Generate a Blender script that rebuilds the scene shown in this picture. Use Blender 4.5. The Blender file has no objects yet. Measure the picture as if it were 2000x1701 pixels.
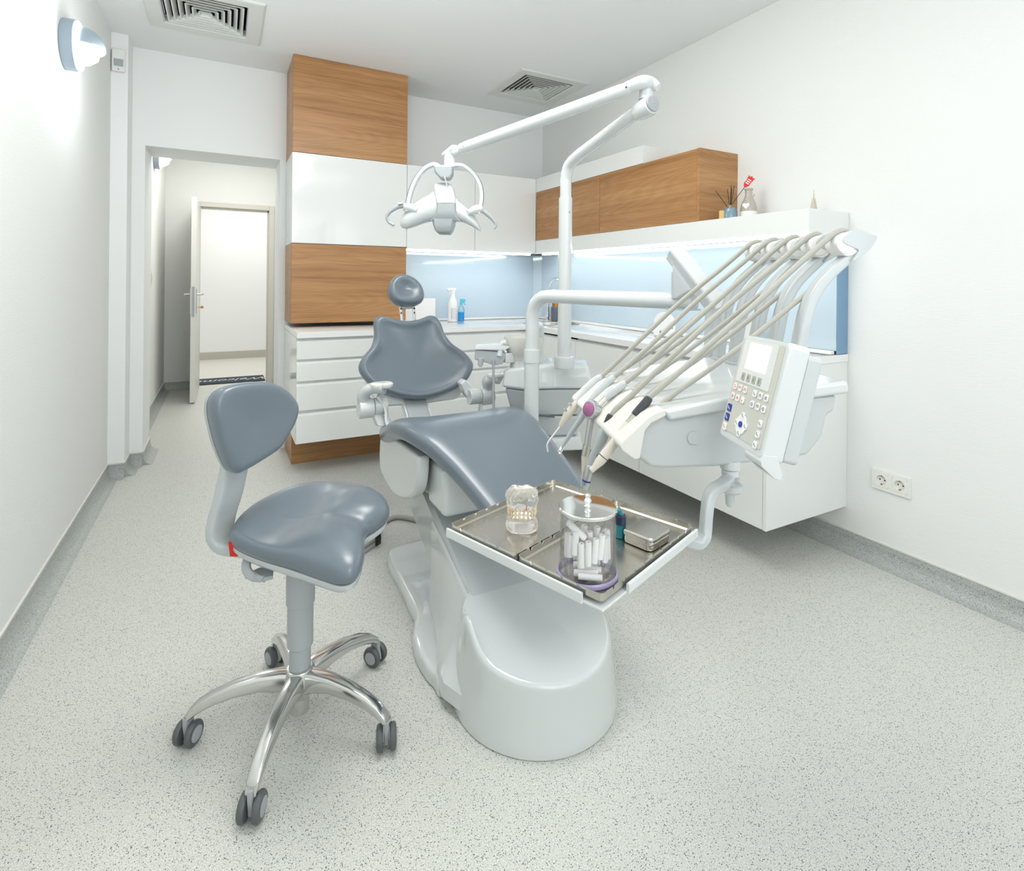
import bpy, bmesh, math, random
from mathutils import Vector, Matrix
random.seed(7)
V = Vector
C = bpy.context.scene.collection
PI = math.pi
sc = bpy.context.scene
# ------------------------------------------------------------------ materials
def sr(r, g, b):
    f = lambda c: (c/255/12.92) if c/255 <= .04045 else ((c/255+.055)/1.055)**2.4
    return (f(r), f(g), f(b), 1)
def mat(name, col, rough=.5, metal=0., coat=0., spec=.5, trans=0., ior=1.45, emit=None, es=0.):
    m = bpy.data.materials.new(name); m.use_nodes = True
    b = m.node_tree.nodes['Principled BSDF']
    b.inputs['Base Color'].default_value = col
    b.inputs['Roughness'].default_value = rough
    b.inputs['Metallic'].default_value = metal
    b.inputs['Coat Weight'].default_value = coat
    b.inputs['Coat Roughness'].default_value = .04
    b.inputs['Specular IOR Level'].default_value = spec
    b.inputs['Transmission Weight'].default_value = trans
    b.inputs['IOR'].default_value = ior
    if emit:
        b.inputs['Emission Color'].default_value = emit
        b.inputs['Emission Strength'].default_value = es
    return m
def N(m, t, **k):
    n = m.node_tree.nodes.new(t)
    for a, v in k.items(): setattr(n, a, v)
    return n
def link(m, a, b): m.node_tree.links.new(a, b)
def noise_rough(m, scale, lo, hi, bump=0., bscale=None):
    b = m.node_tree.nodes['Principled BSDF']
    tc = N(m, 'ShaderNodeTexCoord'); n = N(m, 'ShaderNodeTexNoise'); n.inputs['Scale'].default_value = scale
    n.inputs['Detail'].default_value = 3
    link(m, tc.outputs['Object'], n.inputs['Vector'])
    r = N(m, 'ShaderNodeMapRange'); r.inputs['To Min'].default_value = lo; r.inputs['To Max'].default_value = hi
    link(m, n.outputs['Fac'], r.inputs['Value']); link(m, r.outputs[0], b.inputs['Roughness'])
    if bump:
        n2 = N(m, 'ShaderNodeTexNoise'); n2.inputs['Scale'].default_value = bscale or scale
        link(m, tc.outputs['Object'], n2.inputs['Vector'])
        bp = N(m, 'ShaderNodeBump'); bp.inputs['Strength'].default_value = bump; bp.inputs['Distance'].default_value = .001
        link(m, n2.outputs['Fac'], bp.inputs['Height']); link(m, bp.outputs[0], b.inputs['Normal'])
    return m
M = {}
M['cab'] = mat('white_laminate', sr(236, 238, 236), .12, coat=.3)
M['enamel'] = mat('white_enamel', sr(212, 217, 217), .14, coat=.8)
M['enamel_grey'] = mat('grey_enamel', sr(194, 200, 201), .22, coat=.4)
M['shade_grey'] = mat('pale_grey_plastic', sr(172, 179, 181), .35)
M['cream'] = mat('cream_plastic', sr(224, 223, 216), .25)
M['beige'] = mat('beige_plastic', sr(212, 206, 193), .35)
M['ceil'] = mat('ceiling_paint', sr(245, 247, 247), .8)
M['hallwall'] = mat('hall_paint', sr(238, 239, 236), .8)
M['leather'] = mat('slate_upholstery', sr(106, 118, 128), .32, spec=.7, coat=.4)
M['leather'].node_tree.nodes['Principled BSDF'].inputs['Coat Roughness'].default_value = .2
M['hose'] = mat('grey_hose', sr(172, 171, 162), .45)
M['chrome'] = mat('chrome', (.86, .86, .86, 1), .06, 1.)
M['alu'] = noise_rough(mat('polished_aluminium', (.66, .66, .645, 1), .2, 1.), 25, .10, .22)
M['steel'] = noise_rough(mat('brushed_steel', sr(200, 197, 189), .25, 1.), 40, .20, .32)
M['satin'] = mat('satin_metal', sr(196, 198, 199), .28, .85)
M['black'] = mat('black_rubber', sr(28, 30, 32), .5)
M['dark'] = mat('dark_grey_plastic', sr(62, 66, 70), .42)
M['tyre'] = mat('grey_tyre', sr(92, 96, 98), .4)
M['hub'] = mat('hub_grey', sr(170, 174, 178), .4)
M['red'] = mat('red_sticker', sr(214, 38, 24), .4)
M['purple'] = mat('purple_cap', sr(158, 92, 138), .15, coat=.6)
M['blue_key'] = mat('blue_key', sr(44, 62, 150), .35)
M['key'] = mat('white_key', sr(240, 240, 240), .4)
M['face'] = mat('panel_face', sr(203, 203, 194), .4)
M['face2'] = mat('panel_display_surround', sr(222, 226, 224), .35)
M['key_grey'] = mat('grey_key', sr(178, 177, 164), .4)
M['orange'] = mat('orange_print', sr(226, 96, 62), .5)
M['print'] = mat('grey_print', sr(104, 116, 134), .5)
M['screen'] = mat('lit_screen', sr(240, 246, 255), .2, emit=(.86, .93, 1, 1), es=1.0)
M['led'] = mat('led_strip', (1, 1, 1, 1), .4, emit=(.92, .97, 1, 1), es=10.)
M['lampglow'] = mat('lamp_diffuser', (1, 1, 1, 1), .4, emit=(.93, .97, 1, 1), es=7.)
M['hallglow'] = mat('hall_lamp_diffuser', (1, 1, 1, 1), .4, emit=(1, .96, .88, 1), es=5.)
M['lampshell'] = mat('lamp_shell', sr(150, 164, 176), .4)
M['splash'] = mat('blue_glass_splashback', sr(196, 212, 222), .07, coat=.6)
M['splash_edge'] = mat('blue_glass_edge', sr(120, 156, 186), .15)
M['worktop'] = mat('white_worktop', sr(240, 241, 241), .1, coat=.4)
M['white'] = mat('white_plastic', sr(240, 240, 238), .35)
M['door'] = mat('door_paint', sr(226, 226, 220), .4)
M['frame'] = mat('door_frame_paint', sr(214, 213, 204), .4)
M['vent'] = mat('vent_white', sr(226, 228, 224), .5)
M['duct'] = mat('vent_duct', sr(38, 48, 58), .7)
M['mat'] = mat('dark_doormat', sr(52, 62, 74), .9)
M['mattext'] = mat('doormat_lettering', sr(205, 208, 205), .8)
M['socket'] = mat('socket_white', sr(236, 236, 230), .3)
M['brass'] = mat('brass_contact', sr(168, 140, 80), .3, 1.)
M['copper'] = mat('copper_pump', sr(205, 140, 80), .15, 1.)
M['slate'] = mat('slate_ceramic', sr(98, 104, 112), .4)
M['grout'] = mat('lobby_skirting', sr(186, 183, 170), .7)
M['blueliq'] = mat('blue_liquid', sr(18, 142, 214), .1, coat=.6)
M['bluecap'] = mat('turquoise_plastic', sr(92, 196, 212), .2)
M['teal'] = mat('teal_plastic', sr(16, 120, 136), .15, coat=.5)
M['navy'] = mat('navy_plastic', sr(34, 44, 70), .2)
M['tape'] = mat('printed_text', sr(196, 200, 204), .6)
M['stone'] = mat('grey_glaze', sr(178, 172, 160), .25, coat=.4)
M['whiteglaze'] = mat('white_glaze', sr(240, 238, 232), .25)
M['twine'] = mat('twine', sr(168, 142, 104), .9)
M['tag'] = mat('kraft_tag', sr(222, 184, 116), .7)
M['reed'] = mat('dark_reed', sr(70, 60, 56), .8)
M['spire'] = mat('spire_stone', sr(206, 200, 182), .7)
M['jarblue'] = mat('blue_glaze', sr(122, 148, 164), .12, coat=.6)
M['amber'] = mat('amber_rim', sr(178, 132, 52), .3)
M['knit'] = mat('knitted_cream', sr(228, 222, 206), .9)
M['cotton'] = mat('cotton', sr(246, 246, 244), .95)
M['tooth'] = mat('ivory_tooth', sr(238, 222, 188), .3, coat=.3)
M['window'] = mat('window_frame_paint', sr(240, 240, 240), .4)
def glassy(name, tint, gl=.10, trans=.92):
    m = bpy.data.materials.new(name); m.use_nodes = True; nt = m.node_tree; nt.nodes.clear()
    out = nt.nodes.new('ShaderNodeOutputMaterial'); mx = nt.nodes.new('ShaderNodeMixShader')
    tr = nt.nodes.new('ShaderNodeBsdfTransparent'); tr.inputs[0].default_value = tint
    gs = nt.nodes.new('ShaderNodeBsdfGlossy'); gs.inputs['Roughness'].default_value = .03
    fr = nt.nodes.new('ShaderNodeLayerWeight'); fr.inputs['Blend'].default_value = .25
    mr = nt.nodes.new('ShaderNodeMapRange'); mr.inputs['To Min'].default_value = gl*.4; mr.inputs['To Max'].default_value = min(1, gl*5)
    nt.links.new(fr.outputs['Fresnel'], mr.inputs['Value'])
    nt.links.new(mr.outputs[0], mx.inputs[0]); nt.links.new(tr.outputs[0], mx.inputs[1]); nt.links.new(gs.outputs[0], mx.inputs[2])
    nt.links.new(mx.outputs[0], out.inputs['Surface'])
    return m
M['acrylic'] = glassy('clear_acrylic', (.985, .985, .99, 1), .08)
M['lilac'] = mat('lilac_acrylic', sr(196, 186, 228), .08, trans=.35, ior=1.3, coat=.5)
M['clearmodel'] = mat('clear_resin', (.99, .97, .93, 1), .08, trans=.86, ior=1.25)
M['bottleglass'] = glassy('clear_bottle', (.78, .93, .97, 1))
# wood laminate: long horizontal grain
def wood(name, axis):
    m = mat(name, sr(180, 126, 74), .36); b = m.node_tree.nodes['Principled BSDF']
    tc = N(m, 'ShaderNodeTexCoord')
    def noise(sa, so, sz, det, dist, loc=0):
        mp = N(m, 'ShaderNodeMapping'); q = [so, so, sz]; q[axis] = sa; mp.inputs['Scale'].default_value = q; mp.inputs['Location'].default_value = (loc, loc, loc)
        link(m, tc.outputs['Object'], mp.inputs['Vector'])
        n = N(m, 'ShaderNodeTexNoise'); n.inputs['Scale'].default_value = 1; n.inputs['Detail'].default_value = det; n.inputs['Distortion'].default_value = dist; n.inputs['Roughness'].default_value = .55
        link(m, mp.outputs[0], n.inputs['Vector']); return n.outputs['Fac']
    def math_(op, x, y, z=None):
        n = N(m, 'ShaderNodeMath', operation=op)
        for i, v in enumerate((x, y, z)):
            if v is None: continue
            if isinstance(v, (int, float)): n.inputs[i].default_value = v
            else: link(m, v, n.inputs[i])
        return n.outputs[0]
    big = noise(.55, 3, 8, 3, .5); mid = noise(1.0, 9, 38, 4, .35, 3); fine = noise(6, 60, 230, 2, 0, 7)
    # growth-ring figure: repeated contours of a long smooth field
    fld = noise(.62, 3.5, 4.6, 1.2, .3, 11); ring = math_('PINGPONG', math_('MULTIPLY', fld, 26.), .5)
    d = math_('MULTIPLY_ADD', big, .50, math_('MULTIPLY', mid, .42)); d = math_('MULTIPLY_ADD', fine, .24, d); d = math_('MULTIPLY_ADD', ring, .13, d)
    cr = N(m, 'ShaderNodeValToRGB'); e = cr.color_ramp.elements
    e[0].position = .40; e[0].color = sr(140, 99, 62); e[1].position = .86; e[1].color = sr(202, 160, 114)
    x = e.new(.56); x.color = sr(169, 123, 78); x = e.new(.70); x.color = sr(185, 140, 93)
    link(m, d, cr.inputs[0]); link(m, cr.outputs[0], b.inputs['Base Color'])
    return m
M['woodx'] = wood('oak_laminate_along_x', 0); M['woody'] = wood('oak_laminate_along_y', 1)
def floor_mat(name, base, dk):
    m = mat(name, base, .42); b = m.node_tree.nodes['Principled BSDF']
    tc = N(m, 'ShaderNodeTexCoord')
    prev = None
    n = N(m, 'ShaderNodeTexNoise'); n.inputs['Scale'].default_value = 420; n.inputs['Detail'].default_value = 2
    link(m, tc.outputs['Object'], n.inputs['Vector'])
    cr = N(m, 'ShaderNodeValToRGB'); e = cr.color_ramp.elements
    e[0].position = .35; e[0].color = [c*.72 for c in base[:3]]+[1]; e[1].position = .62; e[1].color = [min(1, c*1.12) for c in base[:3]]+[1]
    link(m, n.outputs['Fac'], cr.inputs[0]); prev = cr.outputs[0]
    for scl, th, dmax, col in ((300, .15, .38, dk), (520, .14, .42, [c*1.7 for c in dk[:3]]+[1]), (400, .07, .36, sr(240, 240, 236)), (210, .05, .27, [c*.8 for c in dk[:3]]+[1])):
        v = N(m, 'ShaderNodeTexVoronoi'); v.inputs['Scale'].default_value = scl
        link(m, tc.outputs['Object'], v.inputs['Vector'])
        sp = N(m, 'ShaderNodeSeparateColor'); link(m, v.outputs['Color'], sp.inputs[0])
        a = N(m, 'ShaderNodeMath', operation='LESS_THAN'); a.inputs[1].default_value = th; link(m, sp.outputs[0], a.inputs[0])
        d = N(m, 'ShaderNodeMath', operation='LESS_THAN'); d.inputs[1].default_value = dmax; link(m, v.outputs['Distance'], d.inputs[0])
        p = N(m, 'ShaderNodeMath', operation='MULTIPLY'); link(m, a.outputs[0], p.inputs[0]); link(m, d.outputs[0], p.inputs[1])
        mx = N(m, 'ShaderNodeMix', data_type='RGBA'); mx.inputs['B'].default_value = col
        link(m, p.outputs[0], mx.inputs['Factor']); link(m, prev, mx.inputs['A']); prev = mx.outputs['Result']
    link(m, prev, b.inputs['Base Color'])
    return m
M['floor'] = floor_mat('speckled_vinyl', sr(214, 215, 208), sr(82, 90, 96))
M['cove'] = floor_mat('shaded_skirting_vinyl', sr(182, 186, 183), sr(84, 92, 98))  # darker copy of the floor vinyl; shade on the skirting is in the colour
M['lobbyfloor'] = mat('lobby_tile', sr(214, 212, 202), .4)
def wall_mat(name, col):
    m = mat(name, col, .75); b = m.node_tree.nodes['Principled BSDF']
    tc = N(m, 'ShaderNodeTexCoord'); mp = N(m, 'ShaderNodeMapping'); mp.inputs['Scale'].default_value = (40, 40, 330)
    link(m, tc.outputs['Object'], mp.inputs['Vector'])
    n = N(m, 'ShaderNodeTexNoise'); n.inputs['Scale'].default_value = 1; n.inputs['Detail'].default_value = 2
    link(m, mp.outputs[0], n.inputs['Vector'])
    bp = N(m, 'ShaderNodeBump'); bp.inputs['Strength'].default_value = .35; bp.inputs['Distance'].default_value = .0015
    link(m, n.outputs['Fac'], bp.inputs['Height']); link(m, bp.outputs[0], b.inputs['Normal'])
    return m
M['wall'] = wall_mat('ribbed_wallpaper', sr(237, 239, 237))
# ------------------------------------------------------------------ mesh helpers
W = {}
def mk(name, me, parent=None, label=None):
    o = bpy.data.objects.new(name, me); C.objects.link(o)
    if parent is not None: o.parent = parent
    if label: o['label'] = label
    W[o.name] = W[parent.name].copy() if parent is not None else Matrix()
    return o
def obj(name, bm, m, parent=None, label=None, ang=38, flat=False, wn=True):
    """one mesh object; geometry is written in room metres"""
    bmesh.ops.remove_doubles(bm, verts=bm.verts, dist=1e-6)
    bmesh.ops.recalc_face_normals(bm, faces=bm.faces)
    if not flat:
        for f in bm.faces: f.smooth = True
        for e in bm.edges:
            if len(e.link_faces) == 2 and e.calc_face_angle(0) > math.radians(ang): e.smooth = False
    if parent is not None: bm.transform(W[parent.name].inverted())
    me = bpy.data.meshes.new(name); bm.to_mesh(me); bm.free()
    for x in (m if isinstance(m, (list, tuple)) else [m]): me.materials.append(x)
    o = mk(name, me, parent, label)
    if not flat and wn and ang < 65:
        w = o.modifiers.new('wn', 'WEIGHTED_NORMAL'); w.keep_sharp = True; w.weight = 80
    return o
def tag(o, label, cat, group=None):
    o['label'] = label; o['category'] = cat
    if group: o['group'] = group
    return o
def thing(name, label, cat, loc, group=None):
    o = bpy.data.objects.new(name, None); C.objects.link(o); o.location = loc
    o.empty_display_size = .05
    W[o.name] = Matrix.Translation(V(loc))
    return tag(o, label, cat, group)
def struct(name, bm, m, flat=True):
    o = obj(name, bm, m, flat=flat); o['kind'] = 'structure'; return o
def nb(): return bmesh.new()
def bevel(bm, geom_edges, w, seg=3):
    bmesh.ops.bevel(bm, geom=geom_edges, offset=w, segments=seg, profile=.5, affect='EDGES', clamp_overlap=True)
def box(bm, lo, hi, bv=0., seg=3, mtx=None, mi=0):
    t = bmesh.new()
    r = bmesh.ops.create_cube(t, size=1)
    lo, hi = V(lo), V(hi)
    for v in t.verts: v.co = V((lo[i]+(v.co[i]+.5)*(hi[i]-lo[i]) for i in range(3)))
    if bv: bevel(t, t.edges[:], bv, seg)
    if mtx: t.transform(mtx)
    join(bm, t, mi)
def join(bm, t, mi=0):
    for f in t.faces: f.material_index = mi
    me = bpy.data.meshes.new('t'); t.to_mesh(me); t.free(); bm.from_mesh(me); bpy.data.meshes.remove(me)
def BX(lo, hi, bv=0., seg=3, mtx=None):
    b = nb(); box(b, lo, hi, bv, seg, mtx); return b
def frame(n):
    n = V(n).normalized(); a = n.orthogonal().normalized()
    return a, n.cross(a)
def loft(bm, loops, cap=True, closed=True, mi=0):
    R = [[bm.verts.new(p) for p in l] for l in loops]; n = len(R[0])
    for A, B in zip(R, R[1:]):
        for i in range(n if closed else n-1):
            j = (i+1) % n
            f = bm.faces.new((A[i], A[j], B[j], B[i])); f.material_index = mi
    if cap:
        for l in (R[0][::-1], R[-1]):
            f = bm.faces.new(l); f.material_index = mi
def circ(c, a, b, ra, rb=None, n=24):
    rb = ra if rb is None else rb
    return [V(c)+V(a)*math.cos(2*PI*i/n)*ra+V(b)*math.sin(2*PI*i/n)*rb for i in range(n)]
def rings(bm, p0, ax, prof, n=32, cap=True, mi=0):
    """surface of revolution: prof = [(radius, distance along ax)]"""
    ax = V(ax).normalized(); a, b = frame(ax)
    loft(bm, [circ(V(p0)+ax*h, a, b, max(r, 1e-4), n=n) for r, h in prof], cap, mi=mi)
def cyl(bm, p0, p1, r0, r1=None, n=24, bv=0., mi=0):
    p0, p1 = V(p0), V(p1); r1 = r0 if r1 is None else r1; L = (p1-p0).length
    if bv: pr = [(r0-bv, 0), (r0-bv*.3, bv*.3), (r0, bv), (r1, L-bv), (r1-bv*.3, L-bv*.3), (r1-bv, L)]
    else: pr = [(r0, 0), (r1, L)]
    rings(bm, p0, p1-p0, pr, n, mi=mi)
def spline(pts, k=8, closed=False):
    P = [V(p) for p in pts]; n = len(P); out = []
    for i in range(n if closed else n-1):
        if closed: p0, p1, p2, p3 = P[i-1], P[i], P[(i+1) % n], P[(i+2) % n]
        else: p0, p1, p2, p3 = P[max(i-1, 0)], P[i], P[i+1], P[min(i+2, n-1)]
        for j in range(k):
            t = j/k
            out.append(.5*((2*p1)+(p2-p0)*t+(2*p0-5*p1+4*p2-p3)*t*t+(3*p1-p0-3*p2+p3)*t**3))
    if not closed: out.append(P[-1].copy())
    return out
def tube(bm, pts, r, n=14, ra=None, up=None, cap=True, mi=0):
    """sweep; r = number or list; ra = (width, thickness) multipliers; up = fixed side reference"""
    P = [V(p) for p in pts]; m = len(P); loops = []; a = None
    for i in range(m):
        t = (P[min(i+1, m-1)]-P[max(i-1, 0)]).normalized()
        if up is not None: a = V(up)-t*V(up).dot(t); a.normalize()
        elif a is None: a = frame(t)[0]
        else: a = (a-t*a.dot(t)).normalized()
        b = t.cross(a)
        rr = r[min(len(r)-1, int(i*len(r)/m))] if isinstance(r, (list, tuple)) else r
        if isinstance(r, (list, tuple)):
            f = i/(m-1)*(len(r)-1); k = min(int(f), len(r)-2); rr = r[k]+(r[k+1]-r[k])*(f-k)
        w, h = ra if ra else (1, 1)
        loops.append(circ(P[i], a, b, rr*w, rr*h, n))
    loft(bm, loops, cap, mi=mi)
def ribbon(bm, pts, side, w, th, bv=.3, mi=0):
    """sweep of a rounded rectangle; side = width direction"""
    P = [V(p) for p in pts]; m = len(P); loops = []
    for i in range(m):
        t = (P[min(i+1, m-1)]-P[max(i-1, 0)]).normalized(); s = V(side)-t*V(side).dot(t); s.normalize(); u = t.cross(s)
        ww = w if not isinstance(w, (list, tuple)) else w[0]+(w[1]-w[0])*i/(m-1)
        tt = th if not isinstance(th, (list, tuple)) else th[0]+(th[1]-th[0])*i/(m-1)
        l = []
        for k in range(24):
            A = 2*PI*(k+.5)/24; c, d = math.cos(A), math.sin(A); e = .38
            l.append(P[i]+s*(ww/2)*math.copysign(abs(c)**e, c)+u*(tt/2)*math.copysign(abs(d)**e, d))
        loops.append(l)
    loft(bm, loops, mi=mi)
def prism(bm, pts, vec, bv=0., seg=3, mi=0):
    """extrude a planar outline by vec, bevelled"""
    t = bmesh.new(); vec = V(vec)
    A = [t.verts.new(p) for p in pts]; B = [t.verts.new(V(p)+vec) for p in pts]; n = len(A)
    t.faces.new(A[::-1]); t.faces.new(B)
    for i in range(n): t.faces.new((A[i], A[(i+1) % n], B[(i+1) % n], B[i]))
    if bv:
        bmesh.ops.recalc_face_normals(t, faces=t.faces)
        bevel(t, [e for e in t.edges if e.calc_face_angle(0) > .5], bv, seg)
    join(bm, t, mi)
def cushion(bm, outline, prof, O, a, b, n, k=4, dish=None, center=None):
    """padded shape: closed outline (2-D), rings prof = [(scale, height)], last ring capped to a point"""
    o2 = spline([V((p[0], p[1], 0)) for p in outline], k, True)
    c = V((sum(p.x for p in o2)/len(o2), sum(p.y for p in o2)/len(o2), 0)) if center is None else V((center[0], center[1], 0))
    O, a, b, n = V(O), V(a), V(b), V(n); R = []
    for s, h in prof:
        l = []
        for p in o2:
            q = c+(p-c)*s; z = h+(dish(q.x, q.y, s) if dish else 0)
            l.append(bm.verts.new(O+a*q.x+b*q.y+n*z))
        R.append(l)
    m = len(o2)
    for A, B in zip(R, R[1:]):
        for i in range(m): bm.faces.new((A[i], A[(i+1) % m], B[(i+1) % m], B[i]))
    bm.faces.new(R[0][::-1])
    z = prof[-1][1]+(dish(c.x, c.y, 0) if dish else 0)
    cv = bm.verts.new(O+a*c.x+b*c.y+n*z); L = R[-1]
    for i in range(m): bm.faces.new((L[i], L[(i+1) % m], cv))
def rrect(w, h, r, n=5):
    out = []
    for sx, sy, a0 in ((1, 1, 0), (-1, 1, 90), (-1, -1, 180), (1, -1, 270)):
        for i in range(n+1):
            A = math.radians(a0+90*i/n); out.append((sx*(w/2-r)+r*math.cos(A), sy*(h/2-r)+r*math.sin(A)))
    return out
def plate(bm, O, a, b, n, w, h, r, th, bv=0., mi=0):
    prism(bm, [V(O)+V(a)*x+V(b)*y for x, y in rrect(w, h, r)], V(n)*th, bv, 2, mi)
def dupe(src, label=None, group=None, mtx=None):
    c = src.copy(); C.objects.link(c)
    if mtx is not None: c.matrix_world = mtx
    if label: c['label'] = label
    if group: c['group'] = group
    for ch in list(src.children):
        d = ch.copy(); C.objects.link(d); d.parent = c
        for g in list(ch.children):
            e = g.copy(); C.objects.link(e); e.parent = d
    return c
def resize(t, k, loc):
    for o in t.children_recursive:
        if o.type == 'MESH': o.data.transform(Matrix.Scale(k, 4))
    t.location = loc
X, Y, Z = V((1, 0, 0)), V((0, 1, 0)), V((0, 0, 1))
# ------------------------------------------------------------------ the room
XL, XR, YB, ZC, YF = -.605, 2.51, 4.14, 2.66, -1.45
OX0, OX1, OZ, JD = -.452, .341, 2.045, .36     # opening in the back wall
HX0, HX1, DY, LY = -.56, .62, 6.80, 9.1        # hall and lobby beyond it
struct('floor', BX((XL-.1, YF-.1, -.05), (XR+.1, DY, 0)), M['floor'])
struct('floor_lobby', BX((-1.6, DY, -.05), (1.9, LY+.1, 0)), M['lobbyfloor'])
VENTS = [(-.104, 3.432), (2.067, 3.508)]; VH = .215
def ceil_bm():
    b = nb(); xs = sorted({XL-.1, XR+.1, *[v[0]+s*VH for v in VENTS for s in (-1, 1)]}); ys = sorted({YF-.1, YB+.05, *[v[1]+s*VH for v in VENTS for s in (-1, 1)]})
    for x0, x1 in zip(xs, xs[1:]):
        for y0, y1 in zip(ys, ys[1:]):
            cx, cy = (x0+x1)/2, (y0+y1)/2
            if any(abs(cx-v[0]) < VH and abs(cy-v[1]) < VH for v in VENTS): continue
            box(b, (x0, y0, ZC), (x1, y1, ZC+.05))
    return b
struct('ceiling', ceil_bm(), M['ceil'])
struct('ceiling_hall', BX((-1.6, YB+.05, ZC), (1.9, LY+.1, ZC+.05)), M['hallwall'])
struct('wall_left', BX((XL-.1, YF, 0), (XL, YB, ZC)), M['wall'])
struct('wall_right', BX((XR, YF, 0), (XR+.1, YB+.1, ZC)), M['wall'])
b = nb(); box(b, (XL, YB, 0), (OX0, YB+JD, ZC)); box(b, (OX1, YB, 0), (XR, YB+JD, ZC)); box(b, (OX0, YB, OZ), (OX1, YB+JD, ZC))
struct('wall_back', b, M['ceil'])
struct('wall_pillar', BX((XL, 3.955, 0), (-.522, YB, ZC)), M['ceil'])
b = nb(); WX0, WX1, WZ0, WZ1 = .0, 2.0, .9, 2.3
box(b, (XL-.1, YF-.12, 0), (WX0, YF, ZC)); box(b, (WX1, YF-.12, 0), (XR+.1, YF, ZC)); box(b, (WX0, YF-.12, 0), (WX1, YF, WZ0)); box(b, (WX0, YF-.12, WZ1), (WX1, YF, ZC))
struct('wall_front', b, M['ceil'])
b = nb()
for lo, hi in (((WX0, YF-.09, WZ0), (WX0+.06, YF-.03, WZ1)), ((WX1-.06, YF-.09, WZ0), (WX1, YF-.03, WZ1)), ((WX0, YF-.09, WZ0), (WX1, YF-.03, WZ0+.06)), ((WX0, YF-.09, WZ1-.06), (WX1, YF-.03, WZ1)), (((WX0+WX1)/2-.04, YF-.09, WZ0), ((WX0+WX1)/2+.04, YF-.03, WZ1))):
    box(b, lo, hi, .006)
struct('added_window_1', b, M['window'])  # window added in the unseen wall to give soft fill light
# hall and lobby
struct('wall_hall_left', BX((HX0-.1, YB+JD, 0), (HX0, DY, ZC)), M['hallwall'])
struct('wall_hall_right', BX((HX1, YB+JD, 0), (HX1+.1, DY, ZC)), M['hallwall'])
DX0, DX1, DZ = -.235, .45, 1.985
b = nb(); box(b, (HX0-.1, DY, 0), (DX0-.05, DY+.12, ZC)); box(b, (DX1+.05, DY, 0), (HX1+.1, DY+.12, ZC)); box(b, (DX0-.05, DY, DZ+.05), (DX1+.05, DY+.12, ZC))
struct('wall_hall_end', b, M['hallwall'])
b = nb(); box(b, (-1.6, LY, 0), (1.9, LY+.1, ZC)); box(b, (-1.7, DY+.12, 0), (-1.6, LY, ZC)); box(b, (1.9, DY+.12, 0), (2., LY, ZC))
struct('wall_lobby', b, M['hallwall'])
b = nb(); y0, y1 = DY-.02, DY+.14
box(b, (DX0-.055, y0, 0), (DX0, y1, DZ+.055), .004); box(b, (DX1, y0, 0), (DX1+.055, y1, DZ+.055), .004); box(b, (DX0, y0, DZ), (DX1, y1, DZ+.055), .004)
box(b, (DX1-.014, y0+.05, 0), (DX1, y1-.02, DZ)); box(b, (DX0, y0+.05, DZ-.014), (DX1, y1-.02, DZ))
struct('trim_1', b, M['frame'])
d = struct('door_1', BX((DX0-.046, 5.955, .012), (DX0-.004, DY-.022, DZ-.01), .003), M['door'])
for s in (-1, 1):
    xf = DX0-.025+s*.021
    b = nb(); box(b, (xf, 5.985, .86), (xf+s*.009, 6.03, 1.10), .003) if s > 0 else box(b, (xf-.009, 5.985, .86), (xf, 6.03, 1.10), .003)
    obj('handle_plate', b, M['satin'], d)
    b = nb(); cyl(b, (xf, 6.008, 1.045), (xf+s*.055, 6.008, 1.045), .009, n=14); tube(b, spline([(xf+s*.05, 6.0, 1.045), (xf+s*.055, 6.03, 1.045), (xf+s*.055, 6.12, 1.043)], 5), .009, 12)
    obj('handle', b, M['satin'], d)
b = nb(); box(b, (DX0-.037, 5.953, .83), (DX0-.013, 5.957, 1.12)); obj('lock_plate', b, M['hub'], d)
b = nb(); cyl(b, (DX0+.005, 6.008, .92), (DX0+.037, 6.008, .92), .003, n=10); rings(b, (DX0+.047, 6.005, .92), Y, [(.014, 0), (.014, .006)], 16); obj('key', b, M['copper'], d)
# skirting: coved vinyl with a pale capping
def cove(name, p0, p1, nrm, m=None, h=.083, r=.05):
    p0, p1, n = V(p0), V(p1), V(nrm); prof = [(0, h), (.004, h), (.006, .058)]+[(.006+r-r*math.cos(math.radians(t)), r-r*math.sin(math.radians(t))+.001) for t in (0, 18, 36, 54, 72, 90)]+[(.006+r, 0), (0, 0)]
    b = nb(); loft(b, [[p+n*x+Z*z for x, z in prof] for p in (p0, p1)])
    o = struct(name, b, m or M['cove'], flat=False)
    b = nb(); loft(b, [[p+n*x+Z*z for x, z in ((0, h), (.006, h), (.0055, h+.006), (0, h+.008))] for p in (p0, p1)])
    obj('capping', b, M['cream'], o)
cove('baseboard_left', (XL, YF, 0), (XL, 3.955, 0), X)
cove('baseboard_right', (XR, YF, 0), (XR, YB, 0), -X)
cove('baseboard_pillar', (XL, 3.955, 0), (-.522, 3.955, 0), -Y); cove('baseboard_pillar_side', (-.522, 3.955, 0), (-.522, YB, 0), X)
cove('baseboard_back', (-.522, YB, 0), (OX0, YB, 0), -Y); cove('baseboard_jamb', (OX0, YB, 0), (OX0, YB+JD, 0), X)
cove('baseboard_hall_left', (HX0, YB+JD, 0), (HX0, DY, 0), X); cove('baseboard_hall_end', (HX0, DY, 0), (DX0-.055, DY, 0), -Y)
struct('baseboard_lobby', BX((-1.6, LY-.012, 0), (1.9, LY, .11)), M['grout'])
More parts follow.
